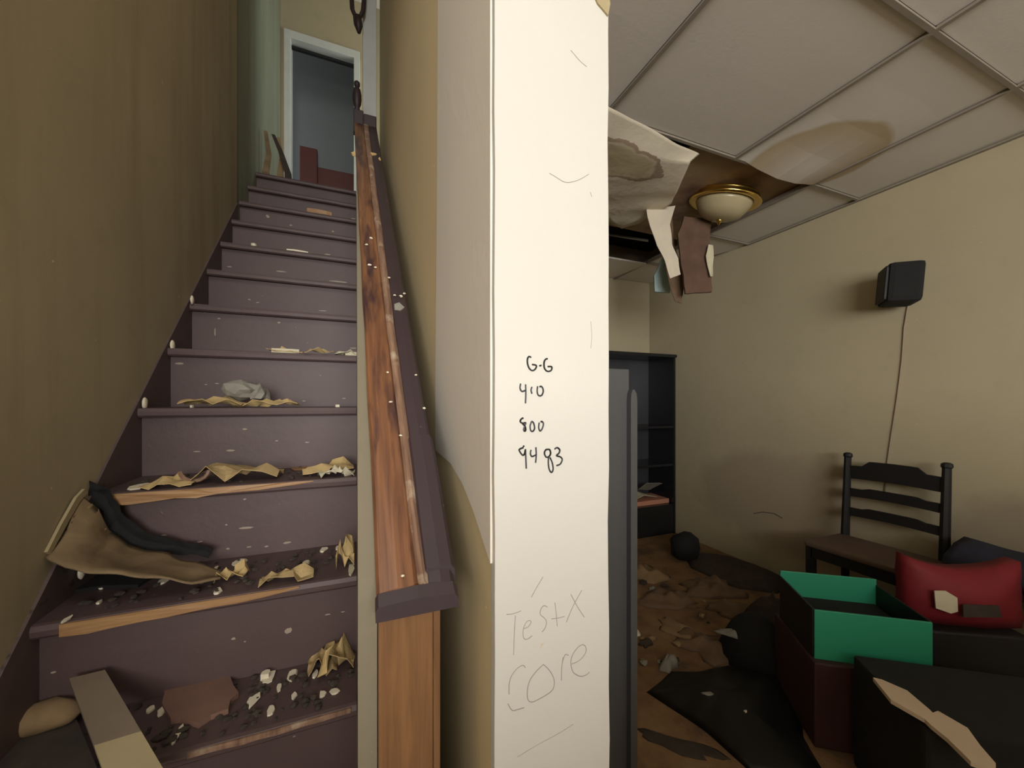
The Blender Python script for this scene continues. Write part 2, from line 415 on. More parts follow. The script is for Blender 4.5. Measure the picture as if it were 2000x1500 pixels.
g = G().box(-.58, -.54, -.8, -.78, 3.56, 5.14).box(.06, .10, -.8, -.78, 3.56, 5.14).box(-.54, .06, -.8, -.78, 5.1, 5.14).box(-.54, .06, -.8, -.76, 3.56, 3.6)
g.build('window_2', 'trim', kind='structure')  # frame made up around the opening of the added fill lamp
# white corner post where the stairwell wall ends upstairs
G().box(.054, .165, 3.5, 3.6, ZL-.3, ZT, .006).build('trim_1', 'trim', kind='structure')

# ------------------------------------------------------------------ drop ceiling
ceil = G().box(PX1, XW, YR, YF, ZC+.36, ZC+.40).build('ceiling', 'joists', kind='structure')
G().box(XL, PX1, YR, -.8, ZC, ZC+.06).box(XL, -.63, -.8, YS, ZC, ZC+.06).build('ceiling_front', 'tile', kind='structure')
xs = [PX1+.01, 1.047, 1.87, 2.52, XW]; ys = [-3.11, -1.59, -.83, -.07, .69, 1.45, 2.2, 2.85, YF]
ys[0] = YR
gb = .008
missing = {(0, 5), (1, 5), (2, 5), (0, 6), (1, 6), (2, 6), (0, 7), (1, 7)}
for i in range(4):
    for j in range(8):
        if (i, j) in missing: continue
        a, b, c, d = xs[i]+gb*.8, xs[i+1]-gb*.8, ys[j]+gb*.8, ys[j+1]-gb*.8
        tilt = random.uniform(-.004, .004)
        rows = []
        for v in range(5):
            r = []
            for u in range(5):
                x = a+(b-a)*u/4; y = c+(d-c)*v/4
                z = ZC+.010 - .003*math.sin(math.pi*u/4)*math.sin(math.pi*v/4)
                if (i, j) == (2, 4): z -= .05*max(0, (v-1)/3)**2*math.sin(math.pi*(u/4)*.9)   # water-soaked tile sags at the open end
                if (i, j) == (2, 7): z -= .02*(1-v/4)
                if (i, j) == (3, 6): x -= .16*(u/4)*max(0, v-1)/3
                r.append(Vector((x, y, z)))
            rows.append(r)
        G().sheet(rows, .014, (0, 0, -1), sub=5 if (i, j) == (2, 4) else 2).build('ceiling_tile', 'tile', ceil, smooth=False)
def bar(x0, x1, y0, y1, z=ZC):
    G().box(x0, x1, y0, y1, z-.004, z+.004).box((x0+x1)/2-.002 if x1-x0 < .05 else x0, (x0+x1)/2+.002 if x1-x0 < .05 else x1,
        (y0+y1)/2-.002 if y1-y0 < .05 else y0, (y0+y1)/2+.002 if y1-y0 < .05 else y1, z, z+.03).build('grid_bar', 'grid', ceil)
for x in xs[1:4]:
    for j in range(8):
        if x < 1.5 and j >= 5: continue
        if abs(x-1.87) < .01 and j >= 5: continue
        bar(x-gb, x+gb, ys[j]+gb, ys[j+1]-gb)
for y in ys[1:6]:
    bar(xs[0], XW, y-gb, y+gb)
bar(2.52, XW, 2.2-gb, 2.2+gb); bar(2.52, XW, 2.85-gb, 2.85+gb)
G().box(XW-.022, XW, YR, 2.2, ZC-.006, ZC-.002).build('wall_angle', 'grid', ceil)
# bent dangling bar in the dark hole
p0, p1 = onY(2.75, 1188, 458), onY(2.55, 1266, 470)
d = (p1-p0).normalized()
G().obox((p0+p1)/2, d, Vector((0, 0, 1)).cross(d).normalized(), Vector((0, 0, 1)), (p1-p0).length/2, .012, .006).build('grid_bar', 'metal', ceil, label='bent steel bar dangling in the hole')
# ================================================================== STAIRCASE
XR = 0.003
st = root('staircase', (-.3, .45, 0), 'narrow maroon-brown painted wooden staircase climbing along the left wall', 'staircase')
worn = {}
for n in range(-1, 13):
    y, z = nY(n), nZ(n); zb = nZ(n-1) if n > -1 else 0
    yb = (nY(n+1)+.035) if n < 12 else YD+.02
    # tread with an uneven nosing
    nose, top = [], []
    k = 14
    V = []
    for i in range(k+1):
        x = wl(y)-.004 + (XR-wl(y)+.003)*i/k
        if n == 12: x = max(x, -.694)
        jit = .004*mnoise.noise(Vector((x*9, n*7.1, 0)))
        V.append((x, y+jit, z))
    P0 = [Vector((x, yy, z)) for x, yy, z in V]
    ring = []
    g = G()
    prof = [(0.0, -.030), (-.006, -.024), (-.008, -.012), (-.004, -.002), (.004, 0)]
    grid = []
    for (x, yy, zz) in V:
        grid.append([Vector((x, yb, zz-.030))]+[Vector((x, yy+a+.008, zz+b)) for a, b in prof]+[Vector((x, yb, zz))])
    m = len(grid[0]); allv = [p for r in grid for p in r]
    Fs = [(i*m+j, i*m+(j+1) % m, (i+1)*m+(j+1) % m, (i+1)*m+j) for i in range(k) for j in range(m)]
    Fs += [tuple(range(m))[::-1], tuple(range(k*m, k*m+m))]
    g.faces(allv, Fs)
    tr = g.build('tread', 'step', st)
    yr = y+.03
    G().box(wl(y)-.004 if n < 10 else -.694, XR, yr, yr+.02, zb+.0005, z-.030).build('riser', 'step', st)
    if n in (1, 2, 3):          # bare wood where the paint has worn off the nosing
        xa, xb = {3: (-.60, -.12), 2: (-.565, -.13), 1: (-.30, -.01)}[n]
        q = 10; pts = []
        ups, dns = [], []
        for i in range(q+1):
            x = xa+(xb-xa)*i/q; t = i/q
            h = (.026*(1-t)**.6+.004) if n != 1 else .012
            jit = .004*mnoise.noise(Vector((x*9, n*7.1, 0)))
            ups.append(Vector((x, y-.0015+jit, z-.003))); dns.append(Vector((x, y-.0015+jit, z-.003-h*(.8+.3*random.random()))))
        G().prism(ups+dns[::-1], (0, .004, 0)).build('worn_nosing', 'bare_wood' if n != 1 else 'rail_ridge', tr, label='bare pale wood on the worn step edge')
# skirt board under the line of nosings on the left wall
def sk(y, dz): return Vector((wl(y)+.006, y, (nZ(2)+(y-nY(2))*0.947)+dz))
ys_ = [.45+i*.12 for i in range(21)]
P = [sk(y, .014+.004*mnoise.noise(Vector((y*8, 0, 0)))) for y in ys_]
P += [Vector((wl(2.85)+.006, 2.85, 1.2)), Vector((wl(.45)+.006, .45, 0))]
G().prism(P, (-.012, 0, 0)).build('skirt_board', 'skirt', st, label='dark skirt board along the left wall')
P = [onX(-.612, q[0], q[1]) for q in [(166, 955), (150, 972), (120, 1025), (93, 1078), (100, 1082), (127, 1032), (156, 980), (172, 962)]]
G().prism(P, (-.006, 0, 0)).build('broken_plaster_edge', 'card_pale', st, label='pale broken plaster edge above the skirt board')

# ================================================================== HANDRAIL AND POST
hr = root('handrail', (.08, .6, 0), 'worn wooden handrail, orange and dark maroon, sloping up beside the stairs', 'handrail')
Y0, Y1 = .585, 3.06
def rail_piece(name, xl0, xr0, xl1, xr1, t0, t1, mat, y0=Y0, y1=Y1, bow=0.0, label=None, seg=24, jag=0.0, parent=hr):
    """sloping board between two side lines; t0/t1 underside and top height relative to the rail line"""
    g = G(); grid = []
    for i in range(seg+1):
        t = i/seg; y = y0+(y1-y0)*t; f = (y-Y0)/(Y1-Y0)
        a = xl0+(xl1-xl0)*f; b = xr0+(xr1-xr0)*f; z = zr(y)
        w1 = .002*mnoise.noise(Vector((y*6, a*40, 2)))+jag*mnoise.noise(Vector((y*25, 3, 1)))
        sec = [(a, t0), (a, t1-.006), (a+.004, t1+.0), ((a+b)/2, t1+bow), (b-.006, t1), (b, t1-.008), (b, t0)]
        grid.append([Vector((x+w1, y, z+dz)) for x, dz in sec])
    m = 7; V = [p for r in grid for p in r]
    Fs = [(i*m+j, i*m+(j+1) % m, (i+1)*m+(j+1) % m, (i+1)*m+j) for i in range(seg) for j in range(m)]
    Fs += [tuple(range(m))[::-1], tuple(range(seg*m, seg*m+m))]
    g.faces(V, Fs); return g.build(name, mat, parent, label=label)
rail_piece('rail_board', .029, .088, -.012, .052, -.008, .012, 'rail_wood', bow=.004, label='orange worn left board of the rail')
rail_piece('rail_cap', .100, .143, .085, .143, -.008, .010, 'rail_dark', bow=.003, label='dark maroon right board of the rail')
rail_piece('rail_ridge', .086, .102, .050, .086, -.008, .016, 'rail_ridge', bow=.003, label='pale scuffed ridge between the two boards', jag=.0015)
rail_piece('rail_end', .027, .146, .026, .146, -.009, .0125, 'rail_dark', y0=.571, y1=.5848, bow=.003, label='dark chipped lower end', seg=4)
rail_piece('rail_sleeve', .098, .1465, .09, .1445, -.009, .0165, 'rail_dark', y0=.60, y1=.80, bow=.002, label='darker lower length of the right board')
# pale scars and plaster specks on the rail
def on_rail(px, py):
    # intersect ray with the rail top plane
    d = ray(px, py); # z = zr(y)+.014
    t = (1.051+.014-0.947*.6-CZ)/(d.z-0.947*d.y)
    return C0+d*t
NR = Vector((0, -0.947, 1)).normalized(); SR = Vector((0, 1, .947)).normalized()
for px, py, a, b, mt in [(828, 902, .010, .009, 'ply_split'), (727, 300, .022, .022, 'ply_split'), (690, 300, .014, .05, 'ply_split'), (697, 250, .008, .06, 'rail_ridge'), (780, 600, .012, .03, 'rubble_grey'), (741, 310, .008, .03, 'ply_split')]:
    c = on_rail(px, py); pts = []
    for k in range(9):
        an = k/9*2*math.pi; q = 1+.5*random.uniform(-1, .6)
        pts.append(c+Vector((math.cos(an)*a*q, 0, 0))+SR*math.sin(an)*b*q+NR*.002)
    G().prism(pts, -NR*.008).build('bare_scar', mt, hr, label='pale patch of broken wood')
# turned finial and broken stub at the top end
G().box(-.016, .052, 3.03, 3.085, zr(3.03)-.05, zr(3.03)+.115, .006).build('top_block', 'rail_dark', hr, label='dark maroon block at the top end of the rail')
G().box(.053, .142, 3.035, 3.08, zr(3.03)-.05, zr(3.03)+.10, .006).build('top_block', 'rail_dark', hr)
c = Vector((.008, 3.057, zr(3.03)+.112))
G().lathe(c, [(.018, 0), (.024, .012), (.018, .03), (.027, .055), (.032, .09), (.031, .13), (.024, .165), (.014, .178), (.021, .195), (.020, .215), (.006, .228)], 16).build('finial', 'rail_dark', hr, smooth=True, label='dark maroon turned knob at the top end')
for k, (px, py, r) in enumerate([(760, 545, 3), (771, 579, 3), (783, 581, 4), (790, 576, 3), (757, 730, 3), (725, 468, 4), (722, 520, 4), (828, 800, 4), (763, 788, 4), (782, 853, 4), (812, 735, 3), (716, 480, 3), (733, 525, 3), (786, 1127, 4)]):
    c = on_rail(px, py); q = r/F*c.y*.95
    G().lump(c+NR*(.0045), (q, q, q*.6), 1, .3, 2, k).build('plaster_speck', 'chip', label='tiny white plaster speck lying on the handrail', cat='speck', group='plaster specks on the handrail')
# post under the rail
ps = root('rail_post', (.076, .62, 0), 'orange varnished wooden post carrying the lower end of the handrail', 'post')
G().box(.031, .112, .603, .642, 0, zr(.603)-.010, .003).build('stud', 'orange_wood', ps)
G().box(.113, .1245, .609, .648, 0, zr(.609)-.012, .002).build('edge_strip', 'orange_wood', ps)

# maroon bracket hanging near the top of the stairwell
br = root('rail_bracket', onY(3.45, 700, 30), 'dark maroon wooden loop bracket on the white post above the finial', 'bracket')
pts = [onY(3.44, *q) for q in [(690, -30), (687, 0), (688, 18), (694, 32), (702, 36), (709, 22), (711, 0), (711, -30)]]
G().tube(pts, .018, 8).build('loop', 'rail_dark', br, smooth=True)
pts = [onY(3.44, *q) for q in [(698, 34), (700, 50), (701, 64)]]
G().tube(pts, [.035, .035, .014], 8).build('stem', 'rail_dark', br, smooth=True)

# ================================================================== HANDWRITING ON THE WHITE END BOARD
def strokes(lst, org, sc, r, name, mat, label):
    g = G()
    for s in lst:
        pts = [onY(PY-.0004, org[0]+x/sc, org[1]+y/sc) for x, y in s]
        if len(pts) == 1: pts = [pts[0], pts[0]+Vector((.002, 0, -.001))]
        # Catmull-Rom smoothing
        out = []
        n = len(pts)
        for i in range(n-1):
            p0, p1, p2, p3 = pts[max(i-1, 0)], pts[i], pts[i+1], pts[min(i+2, n-1)]
            for k in range(4):
                t = k/4
                out.append(.5*((2*p1)+(p2-p0)*t+(2*p0-5*p1+4*p2-p3)*t*t+(3*p1-p0-3*p2+p3)*t*t*t))
        out.append(pts[-1])
        for p in out: p.y = PY-.0003
        g.tube(out, r, 5)
    return g.build(name, mat, part, label=label)
o7, s7 = (960, 620), 947/240
strokes([[(305, 308), (290, 302), (278, 318), (278, 355), (290, 390), (310, 408), (330, 405), (345, 385), (342, 368), (312, 362)],
         [(368, 373), (384, 369)],
         [(432, 318), (415, 325), (405, 350), (408, 390), (425, 412), (445, 415), (462, 405), (463, 380), (432, 378)]], o7, s7, .0015, 'handwriting', 'ink', 'black marker letters reading G-G')
strokes([[(225, 510), (220, 545), (235, 570), (262, 562)], [(263, 515), (265, 590), (262, 662)], [(312, 535), (305, 560), (312, 588)],
         [(356, 530), (352, 570), (362, 600), (385, 602), (398, 575), (396, 548), (384, 532), (370, 536)]], o7, s7, .0015, 'handwriting', 'ink', 'black marker digits reading 410')
strokes([[(245, 775), (228, 785), (222, 803), (240, 815), (264, 812), (256, 835), (248, 862), (254, 876), (263, 868), (258, 840), (238, 816)],
         [(310, 800), (298, 835), (302, 870), (318, 878), (332, 855), (325, 815), (310, 800)],
         [(368, 810), (364, 850), (375, 875), (392, 855), (400, 820), (390, 803), (378, 806)]], o7, s7, .0015, 'handwriting', 'ink', 'black marker digits reading 800')
strokes([[(243, 990)], [(245, 1004), (218, 1015), (215, 1028), (240, 1062), (255, 1050), (262, 1015)], [(262, 1015), (265, 1090), (268, 1165)],
         [(305, 1020), (300, 1050), (312, 1072), (345, 1058)], [(342, 1000), (345, 1060), (340, 1120)],
         [(445, 1018), (420, 1020), (408, 1045), (420, 1075), (440, 1075), (455, 1050), (450, 1022), (440, 1015)], [(440, 1075), (438, 1120), (445, 1170), (462, 1195), (475, 1170), (468, 1120), (450, 1078)],
         [(485, 1015), (505, 1003), (525, 1020), (520, 1045), (500, 1065), (530, 1075), (545, 1095), (530, 1130), (500, 1142)]], o7, s7, .0015, 'handwriting', 'ink', 'black marker digits reading 9483')
o8, s8 = (960, 1100), 3.75
strokes([[(378, 100), (330, 180), (292, 250)], [(110, 375), (160, 370), (215, 350)], [(175, 385), (168, 500), (162, 672)],
         [(235, 480), (270, 465), (290, 430), (275, 420), (250, 440), (232, 490), (235, 545), (258, 558), (298, 532)],
         [(410, 322), (385, 312), (362, 335), (358, 375), (385, 400), (402, 425), (395, 470), (370, 505)],
         [(465, 290), (475, 380), (482, 462)], [(440, 408), (490, 402), (535, 390)], [(582, 228), (630, 320), (680, 395)], [(662, 198), (600, 310), (548, 432)]],
        o8, s8, .0006, 'handwriting', 'pencil', 'faint pencil word reading TestX')
strokes([[(248, 765), (230, 748), (190, 770), (150, 820), (130, 880), (128, 960)], [(120, 1030), (150, 1078), (190, 1072), (240, 1058)],
         [(380, 742), (330, 790), (280, 860), (262, 940), (268, 1000), (295, 1018), (350, 995), (430, 945), (458, 900), (455, 840), (420, 780), (380, 742)],
         [(525, 690), (515, 760), (512, 860)], [(520, 720), (540, 670), (565, 675)],
         [(590, 738), (640, 715), (685, 665), (692, 620), (670, 597), (630, 620), (590, 680), (582, 740), (600, 800), (650, 828), (690, 820), (718, 798)]],
        o8, s8, .0007, 'handwriting', 'pencil', 'faint pencil word reading Core')
strokes([[(190, 1420), (340, 1330), (480, 1255), (600, 1180)]], o8, s8, .0006, 'scratch', 'cracked', 'faint slanting scratch low on the board')
strokes([[(1073, 338), (1085, 345), (1105, 356), (1128, 352), (1150, 340)], [(1115, 98), (1132, 118), (1146, 130)], [(1154, 628), (1156, 655), (1154, 680)], [(1153, 375), (1156, 384)]], (0, 0), 1, .0005, 'scratch', 'cracked', 'hairline cracks in the white paint')
# torn paint curl at the top right corner
P = [onY(PY-.003, *q) for q in [(1160, -12), (1168, 6), (1180, 20), (1188, 30), (1192, 8), (1190, -12)]]
G().prism(P, (0, .004, 0)).build('paint_curl', 'card_pale', part, label='torn paint curl at the upper corner')

# ================================================================== ROOM: BOOKCASE, PANEL, SPEAKER, CHAIR, LAMP
bx0, bx1, by0, by1, bh = 2.15, 2.985, 2.97, 3.345, 1.80
bc = root('bookcase', ((bx0+bx1)/2, (by0+by1)/2, 0), 'tall black open bookcase standing in the far corner of the room', 'bookcase')
t = .022
G().box(bx0, bx0+t, by0, by1, 0, bh-.03).build('side_panel', 'black_gloss', bc)
G().box(bx1-t, bx1, by0, by1, 0, bh-.03).build('side_panel', 'black_gloss', bc)
G().box(bx0-.005, bx1+.005, by0-.015, by1, bh-.03, bh, .003).build('top', 'black_gloss', bc)
G().box(bx0+t, bx1-t, by1-.012, by1, .02, bh-.03).build('back_panel', 'bookback', bc)
for z in (1.085, .705, .30):
    G().box(bx0+t, bx1-t, by0+.006, by1-.012, z-.022, z).build('shelf', 'black_gloss', bc)
G().box(bx0+t, bx1-t, by0+.006, by0+.024, .02, .278).build('lower_door', 'black', bc)
G().box(bx0+t, bx1-t, by0+.02, by1-.012, 0, .02).build('plinth', 'black', bc)
G().box(2.44, 2.95, 3.02, 3.28, .3005, .345, .004).build('book', 'pink_book', label='large pinkish book lying on the lowest bookcase shelf', cat='book')
G().sheet([[Vector((2.50, 3.04, .36)), Vector((2.66, 3.05, .40)), Vector((2.82, 3.05, .365))], [Vector((2.50, 3.22, .352)), Vector((2.66, 3.22, .41)), Vector((2.82, 3.22, .36))]], .004, sub=4, wr=.008, ws=9).build('loose_papers', 'paper_white', label='crumpled white papers lying on the pinkish book', cat='papers')
G().sheet([[Vector((2.58, 3.04, .46)), Vector((2.70, 3.05, .52)), Vector((2.88, 3.05, .50))], [Vector((2.56, 3.2, .405)), Vector((2.7, 3.2, .42)), Vector((2.86, 3.2, .405))]], .004, sub=4, wr=.008, ws=9, seed=4).build('loose_papers', 'rubble_grey', label='curled grey papers on top of the white papers in the bookcase', cat='papers')

gp = root('standing_panel', (.6, .96, 0), 'grey painted upright panel standing just behind the white partition end', 'panel')
G().box(.415, .775, .955, .985, 0, 1.425, .003).build('board', 'grey_panel', gp)
prof = [(.765, 0), (.765, 1.33), (.767, 1.35), (.772, 1.362), (.779, 1.362), (.786, 1.35), (.789, 1.33), (.789, 0)]
G().prism([Vector((x, .935, z)) for x, z in prof], (0, .05, 0)).build('edge_post', 'grey_panel', gp, label='narrow round-topped grey edge strip')

# loudspeaker with cord
sp = root('wall_speaker', (2.88, 1.20, 1.90), 'small black loudspeaker mounted on the beige right wall', 'speaker')
from mathutils import Matrix
Ms = Matrix.Translation((2.845, 1.185, 1.985)) @ Matrix.Rotation(math.radians(-52), 4, 'Z') @ Matrix.Rotation(math.radians(4), 4, 'Y')
G().box(-.075, .075, -.095, .095, -.11, .11, .026, Ms).build('cabinet', 'black_cloth', sp)
G().box(-.083, -.070, -.078, .078, -.094, .094, .012, Ms).build('grille', 'black', sp)
G().box(2.90, 2.998, 1.17, 1.21, 1.96, 2.0, .004).build('wall_mount', 'black', sp)
pts = [onX(XW-.004, *q) for q in [(1776, 585), (1772, 605), (1766, 640), (1762, 700), (1756, 750), (1749, 800), (1741, 850), (1733, 905), (1728, 960)]]
G().tube(pts, .0045, 6).build('cord', 'cord', sp, smooth=True, label='thin grey-beige cord hanging down the wall')

pts = [onX(XW-.001, *q) for q in [(1472, 1003), (1490, 1000), (1512, 1003), (1528, 1012)]]
G().tube(pts, .003, 5).build('wall_crack', 'skirt', bpy.data.objects['wall_right'], label='short dark crack in the wall')
# ladder-back chair against the right wall, facing the room
ch = root('chair', (2.7, 1.23, 0), 'black ladder-back wooden chair with brown seat against the right wall', 'chair')
for y in (1.015, 1.455):
    G().tube([(2.86, y, 0), (2.855, y, .45), (2.885, y, .98)], [.018, .024, .019], 8).build('leg', 'black', ch)
    G().lathe((2.886, y, .975), [(.019, 0), (.024, .008), (.022, .024), (.012, .03)], 10).build('finial', 'black', ch)
for y in (1.02, 1.465):
    G().box(2.515, 2.555, y-.02, y+.02, 0, .458, .004).build('leg', 'black', ch)
G().box(2.50, 2.86, 1.0, 1.485, .462, .492, .01).build('seat', 'seat_brown', ch)
for (a, b, c, d) in ((2.515, 2.535, 1.03, 1.455), (2.84, 2.86, 1.03, 1.44)):
    G().box(a, b, c, d, .40, .4615).build('seat_rail', 'black', ch)
for y in (1.01, 1.455): G().box(2.55, 2.84, y, y+.018, .40, .4615).build('seat_rail', 'black', ch)
for z in (.2,): G().box(2.53, 2.55, 1.03, 1.455, z, z+.03).build('stretcher', 'black', ch)
def slat(z0, z1, arch, x):
    up, dn = [], []
    for i in range(13):
        t_ = i/12; y = 1.02+.43*t_; e = math.sin(math.pi*t_)
        up.append(Vector((x, y, z1+arch*(1 if .2 < t_ < .8 else 0)+arch*.3*e))); dn.append(Vector((x, y, z0+.008*e)))
    G().prism(up+dn[::-1], (.014, 0, 0)).build('back_slat', 'black', ch)
slat(.845, .925, .03, 2.874); slat(.735, .785, .010, 2.867); slat(.615, .665, .010, 2.860)

# flush ceiling lamp with brass ring
lp_c = Vector((2.20, 1.77, ZC-.005))
lp = root('ceiling_lamp', lp_c+Vector((0, 0, .30)), 'round flush ceiling lamp with brass ring and opal glass bowl', 'lamp')
# brown ceiling board on which the lamp hangs, old ceiling dropped here
P = [Vector((1.62, 1.475, ZC+.04)), Vector((2.60, 1.475, ZC+.04)), Vector((2.60, 2.42, ZC+.04)), Vector((1.62, 2.42, ZC+.04))]
G().prism(P, (0, 0, .012)).build('ceiling_board', 'old_ceiling', ceil, label='old brown stained ceiling board behind the missing tile')
lp.location = lp_c+Vector((0, 0, .04))
G().lathe(lp_c, [(.178, .040), (.192, .034), (.200, .022), (.192, .014), (.208, .006), (.215, -.004), (.210, -.014), (.19, -.016), (.168, -.008)], 40).build('brass_ring', 'brass', lp, smooth=True)
G().lathe(lp_c, [(.17, -.008), (.16, -.03), (.14, -.062), (.118, -.09), (.075, -.108), (.03, -.116), (.005, -.117)], 40).build('glass_bowl', 'opal', lp, smooth=True)
G().lathe(lp_c, [(.022, -.113), (.018, -.123), (.012, -.133), (.006, -.143), (.002, -.145)], 14).build('bottom_knob', 'brass', lp, smooth=True)

lp.rotation_mode = 'QUATERNION'
from mathutils import Quaternion
lp.rotation_quaternion = Quaternion(FW, math.radians(10)) @ Quaternion(RT, math.radians(10))
# sagging stained sheet of ceiling material
def zz(p, z): return onZ(z, *p)
rows = []
top = [(1120, 168), (1190, 207), (1235, 232), (1290, 262), (1340, 287), (1366, 302)]
mid1 = [(1120, 250), (1190, 275), (1225, 285), (1270, 300), (1315, 312), (1348, 318)]
mid2 = [(1120, 330), (1190, 350), (1215, 355), (1250, 358), (1290, 358), (1330, 355)]
bot = [(1120, 410), (1190, 432), (1214, 447), (1248, 434), (1282, 415), (1310, 398)]
for r, zs in ((top, ZC-.012), (mid1, ZC-.05), (mid2, ZC-.07), (bot, ZC-.07)):
    rows.append([zz(q, zs) for q in r])
sheet = G().sheet(rows, .004, sub=8, wr=.012, ws=4.0, seed=2)
for v in sheet.bm.verts:
    v.co.z += .006*math.sin(v.co.x*9+v.co.y*30+2.0*math.sin(v.co.x*4))*max(0, min(1, (v.co.y-1.6)*4))
    v.co.z = min(v.co.z, ZC-.006)
sheet.build('hanging_ceiling_sheet', 'sheet', label='stained cream sheet sagging out of the broken ceiling beside the partition', cat='ceiling sheet', smooth=True)
# cream strip
def strip(pxl, dep, name, mat, label, cat, thick=.006, seed=0, wr=.006, sub=4):
    rows = [[atD(dep+dd, *a), atD(dep+dd+.01, (a[0]+b[0])/2, (a[1]+b[1])/2), atD(dep+dd, *b)] for a, b, dd in pxl]
    return G().sheet(rows, thick, (.4, .9, 0), sub=sub, wr=wr, ws=12, seed=seed).build(name, mat, label=label, cat=cat)
strip([((1262, 410), (1318, 402), .0), ((1268, 440), (1308, 440), -.02), ((1284, 480), (1312, 478), -.03), ((1298, 510), (1324, 505), -.03), ((1308, 545), (1328, 536), -.03)], 2.44, 'torn_ceiling_strip', 'sheet', 'narrow cream strip dangling below the sagging ceiling sheet', 'torn strip')
strip([((1335, 425), (1386, 432), .0), ((1322, 460), (1384, 462), .0), ((1326, 500), (1380, 500), .0), ((1332, 540), (1388, 540), .0), ((1336, 575), (1387, 572), .0)], 2.62, 'hanging_wood_piece', 'hang', 'dark brown fibre board piece hanging beside the ceiling lamp', 'board piece', thick=.02, seed=5, wr=.008)
strip([((1383, 478), (1392, 480), 0), ((1378, 500), (1394, 502), 0), ((1382, 520), (1392, 520), 0), ((1386, 540), (1391, 540), 0)], 2.58, 'torn_paper_edge', 'paper_white', 'torn white paper edge on the hanging brown board', 'torn paper', seed=8, wr=.004)
strip([((1303, 414), (1311, 414), 0), ((1298, 470), (1316, 480), 0), ((1300, 520), (1334, 525), 0), ((1308, 560), (1334, 565), .0), ((1318, 588), (1330, 592), 0)], 2.72, 'torn_brown_paper', 'rubble_brown', 'torn brown paper hanging behind the cream strip', 'torn paper', seed=3)
strip([((1296, 430), (1300, 430), 0), ((1294, 500), (1300, 505), 0), ((1284, 522), (1302, 524), 0), ((1276, 540), (1306, 538), 0), ((1278, 570), (1308, 572), 0)], 2.9, 'pale_blue_foam', 'blue_foam', 'pale blue foam scrap wedged behind the torn brown paper', 'foam scrap', thick=.02, seed=6)

# ================================================================== ROOM CLUTTER
# teal open box
ax = Vector((.812, -.584, 0)); ay = Vector((.584, .812, 0)); O = atD(1.5, 1590, 1190); zt = O.z; bw, bd, bhh = .374, .30, .19
tb = root('storage_box', Vector((O.x, O.y, zt-bhh)), 'open teal plastic box standing on dark boxes in front of the chair', 'box')
up = Vector((0, 0, 1)); cc = O+ax*bw/2+ay*bd/2-up*bhh/2
G().obox(cc-ay*bd/2, ax, ay, up, bw/2, .004, bhh/2, .002).build('front_panel', 'teal', tb)
G().obox(cc+ay*bd/2+up*.012, ax, ay, up, bw/2, .004, bhh/2+.012, .002).build('back_panel', 'teal', tb)
G().obox(cc-ax*bw/2, ax, ay, up, .004, bd/2-.005, bhh/2, .002).build('side_panel', 'black_plastic', tb)
G().obox(cc+ax*bw/2, ax, ay, up, .004, bd/2-.005, bhh/2, .002).build('side_panel', 'black_plastic', tb)  # black instead of teal paints in the shadow on this inner side
G().obox(cc-up*(bhh/2-.004), ax, ay, up, bw/2-.005, bd/2-.005, .004).build('bottom', 'teal', tb)
zb = zt-bhh
rows = [[cc+ax*(bw/2-.012)*u+ay*(bd/2-.012)*v+up*(.012+.02*mnoise.noise(Vector((u*2, v*2, 1)))) for u in (-1, -.5, 0, .5, 1)] for v in (-1, -.4, .3, 1)]
G().sheet(rows, .08, sub=3).build('folded_cloth', 'black_cloth', label='black cloth lying inside the open teal box', cat='cloth')  # dark filling below the rim keeps the inside of the box black
c2 = O+ax*(bw/2+.0)+ay*bd/2
G().obox(Vector((c2.x, c2.y, zb/2)), ax, ay, up, bw/2+.012, bd/2+.03, zb/2-.0005, .006).build('maroon_chest', 'maroon_box', label='dark maroon chest under the teal box', cat='chest')
# black footlocker carrying the pale broken board
zc = .40
c3 = O+ax*.47-ay*.235
G().obox(Vector((c3.x, c3.y, zc/2)), ax, ay, up, .38, .165, zc/2, .012).build('footlocker', 'black_cloth', label='low black footlocker in front of the red bag', cat='footlocker')
P = [onZ(zc+.008, *q) for q in [(1705, 1330), (1722, 1334), (1772, 1356), (1815, 1393), (1822, 1400), (1832, 1396), (1890, 1430), (1915, 1465), (1945, 1500), (1925, 1506), (1896, 1496), (1850, 1450), (1818, 1424), (1806, 1412), (1740, 1374)]]
G().prism(P, (0, 0, .012)).build('broken_board', 'board_pale', label='long pale broken board lying along the edge of the black footlocker', cat='board')
# red bag
Rb = atD(1.6, 1882, 1168); rz = .40
rb = root('tote_bag', Vector((Rb.x, Rb.y, rz)), 'red cloth bag with a white patch beside the teal box', 'bag')
rax = Vector((.86, -.51, 0)); ray_ = Vector((.51, .86, 0))
bb = bmesh.new(); bmesh.ops.create_grid(bb, x_segments=1, y_segments=1, size=.1); bb.free()
g = G(); rowsF = []
for j in range(7):
    z = rz+.27*j/6; r = []
    for i in range(9):
        u = -1+2*i/8; bul = .07*(1-u*u)*math.sin(math.pi*(j+.6)/7)+.015*mnoise.noise(Vector((u*2, j*.6, 3)))
        r.append(Vector((Rb.x, Rb.y, 0))+rax*(.205*u)-ray_*bul+up*(z-.05*(1-u*u)*(j/6)**2))
    rowsF.append(r)
rowsB = [[p+ray_*(.06+2*.05*math.sin(math.pi*(j+.6)/7)*(1-(-1+2*i/8)**2)) for i, p in enumerate(r)] for j, r in enumerate(rowsF)]
W = 9; V = [p for r in rowsF for p in r]+[p for r in rowsB for p in r]; N = 63; Fs = []
